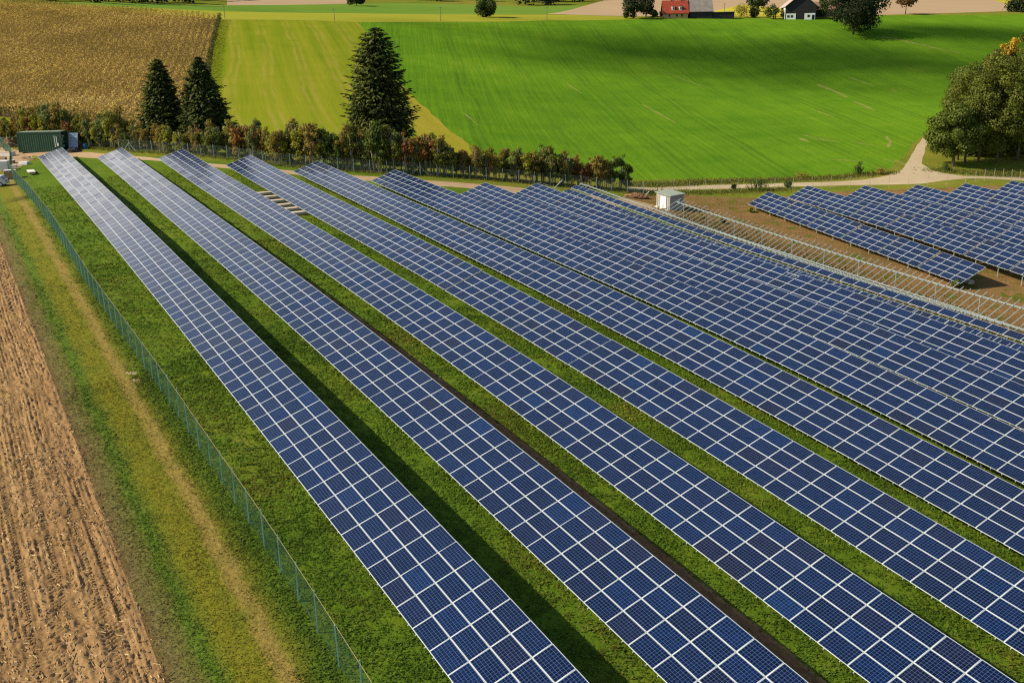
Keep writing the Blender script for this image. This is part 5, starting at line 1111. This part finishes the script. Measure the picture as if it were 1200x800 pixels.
def farm_red():
    p = P(777, 22); d_ = project(p)[2]; m = d_ / F_PX; root = empty('farmhouse', p, -.03); tag(root, 'farmhouse with a red tiled roof and two white dormers beside the grey-roofed barn', 'house')
    X = lambda px_: (px_ - 777) * m
    rf_ = gable(root, '', X(778), X(806), 0, 9.5, 2.1, 7.0, brick, redt)
    for px_ in (789, 797.5):
        dmr = MB(); dmr.box((X(px_), 1.7, 3.9), (1.15, 1.8, 1.7), 0); dr = dmr.build('dormer', whitep, root); MB().box((X(px_) + .12, .79, 3.9), (.6, .05, .9)).build('dormer_window', plain('window_dark', (.02, .025, .03), .1), dr)
        MB().box((X(px_), 1.7, 4.85), (1.5, 2.0, .18)).build('dormer_roof', redt, dr)
    MB().box((X(788), 4.75, 7.3), (.7, .7, 1.5)).build('chimney', plain('chimney_brick', (.16, .06, .04), .9), rf_); MB().box((X(800), 4.75, 7.3), (.7, .7, 1.6)).build('chimney', plain('chimney_brick', (.16, .06, .04), .9), rf_)
    for px_ in (784.5, 793, 799): MB().box((X(px_), -.02, 1.15), (.75, .08, 1.0)).build('window', plain('window_dark2', (.02, .022, .03), .1), root)
    root2 = empty('barn', (p[0] + X(808), p[1], p[2]), -.03); tag(root2, 'long barn with a grey tiled roof and dark timber walls, joined to the red-roofed house', 'barn')
    Y = lambda px_: (px_ - 808) * m
    gable(root2, '', Y(809), Y(835), .4, 10.5, 2.6, 7.2, dkw, greyt)
    MB().box((Y(808) - .25, 3.0, 5.2), (.3, 6.5, 5.0), 0, Rm=Matrix.Rotation(0, 3, 'X')).build('fire_wall', whitep, root2) if False else None
    wl = MB(); wl.prism([(-.1, 2.1), (.35, 2.1), (5.6, 7.75), (5.2, 7.75)], .35, 0, (Y(806.2), 0, 0), (0, 1, 0), (0, 0, 1), (1, 0, 0)); wl.build('white_verge', whitep, root2)
    sh = MB(); sh.box((Y(848), 3, .7), (Y(861) - Y(836), 5, 2.6)); sh.build('lean_to', dkw, root2); MB().box((Y(848), 3, 2.1), (Y(862) - Y(836), 5.4, .18)).build('lean_to_roof', greyt, root2)
def farm_dark():
    p = P(921, 23); d_ = project(p)[2]; m = d_ / F_PX; root = empty('wooden_barn', p, -.12); tag(root, 'dark timber gabled barn with white ground-floor walls beside the lone round tree', 'barn')
    X = lambda px_: (px_ - 921) * m
    gable(root, '', X(920.5), X(955), 0, 14, 5.3, 10.2, dkw, roofp, axis='y', over=.7)
    for a, b_, z in ((921, 932, 2.35), (942, 954, 2.35)): MB().box(((X(a) + X(b_)) / 2, -.04, z / 2 - .35), (X(b_) - X(a), .12, z + .5)).build('white_wall', whitep, root)
    for px_ in (923.5, 927.5, 946.5, 951.8): MB().box((X(px_), -.12, 1.15 if px_ < 950 else .6), (.9 if px_ < 950 else 1.0, .08, .95 if px_ < 950 else 1.9)).build('window', plain('pane_dark', (.02, .022, .028), .1), root)
    MB().box((X(919.8), 2.2, 2.6), (.2, 4.2, 5.0)).build('white_side_wall', whitep, root)
    r2 = empty('farm_shed', P(970, 20), -.1); tag(r2, 'low reddish-roofed shed half hidden behind the lone round tree', 'shed'); gable(r2, '', -5, 6, 0, 7, 3.0, 6.0, dkw, plain('old_red_roof', (.25, .12, .09), .8, 0, .1, 1))
farm_red(); farm_dark()
polem = plain('pole_wood', (.17, .14, .11), .9)
for k, (px_, by, ty, nb) in enumerate(((144, 11.5, 2, 'above the corn field'), (263.5, 22, 6.5, 'at the top corner of the corn field'), (392, 24.5, 10, 'left of the tallest spruce top on the meadow crest'), (516.5, 25, 8, 'between the tallest spruce and the round olive tree'), (641, 24, 8, 'right of the round olive tree'), (848.5, 20, 4, 'beside the grey barn'))):
    b_ = P(px_, by); H = top_h(b_, px_, ty); root = empty('utility_pole', b_); tag(root, 'thin wooden power pole %s' % nb, 'power pole', 'power poles along the crest')
    MB().tube([(0, 0, -.3), (0, 0, H)], [.13, .09], 8).build('pole', polem, root); MB().box((0, 0, H - .35), (1.2, .1, .1)).build('crossarm', polem, root)

# ---- unseen cloud of puffs outside the picture, added to shade the upper green field
def shade_cloud():
    g = rs(77); V_, F_, n0 = [], [], 0
    import bmesh
    bm = bmesh.new(); bmesh.ops.create_icosphere(bm, subdivisions=2, radius=1.0); base = np.array([v.co[:] for v in bm.verts]); tri = np.array([[v.index for v in f.verts] for f in bm.faces]); bm.free()
    tg = []
    for (x0, y0, x1, y1, n_, rr) in CLOUD:
        for i in range(n_):
            f_ = g.random(); px_, py_ = x0 + (x1 - x0) * f_ + g.normal(0, 10), y0 + (y1 - y0) * f_; q = px2w(px_, max(py_, 14)); q = q + np.array([g.normal(0, rr), g.normal(0, rr * 1.25), 0]); tg.append(q)
    for q in tg:
        c = q + sun_vec * (2900 + g.uniform(-40, 40)); s = g.uniform(3, 6.5); V_.append(base * s * np.array([1, 1, .7]) * (1 + g.normal(0, .06, (len(base), 1))) + c); F_.append(tri + n0); n0 += len(base)
    cm = NT('shade_cloud'); cm.base((.9, .9, .92)); o = mesh_np('shade_cloud', np.concatenate(V_), [np.concatenate(F_)], cm.m, smooth=True); tag(o, kind='stuff')
CLOUD = [(680, 62, 1190, 80, 108, 19), (880, 62, 1190, 92, 34, 19), (1050, 34, 1220, 46, 52, 10), (560, 42, 860, 52, 24, 17)]
shade_cloud()
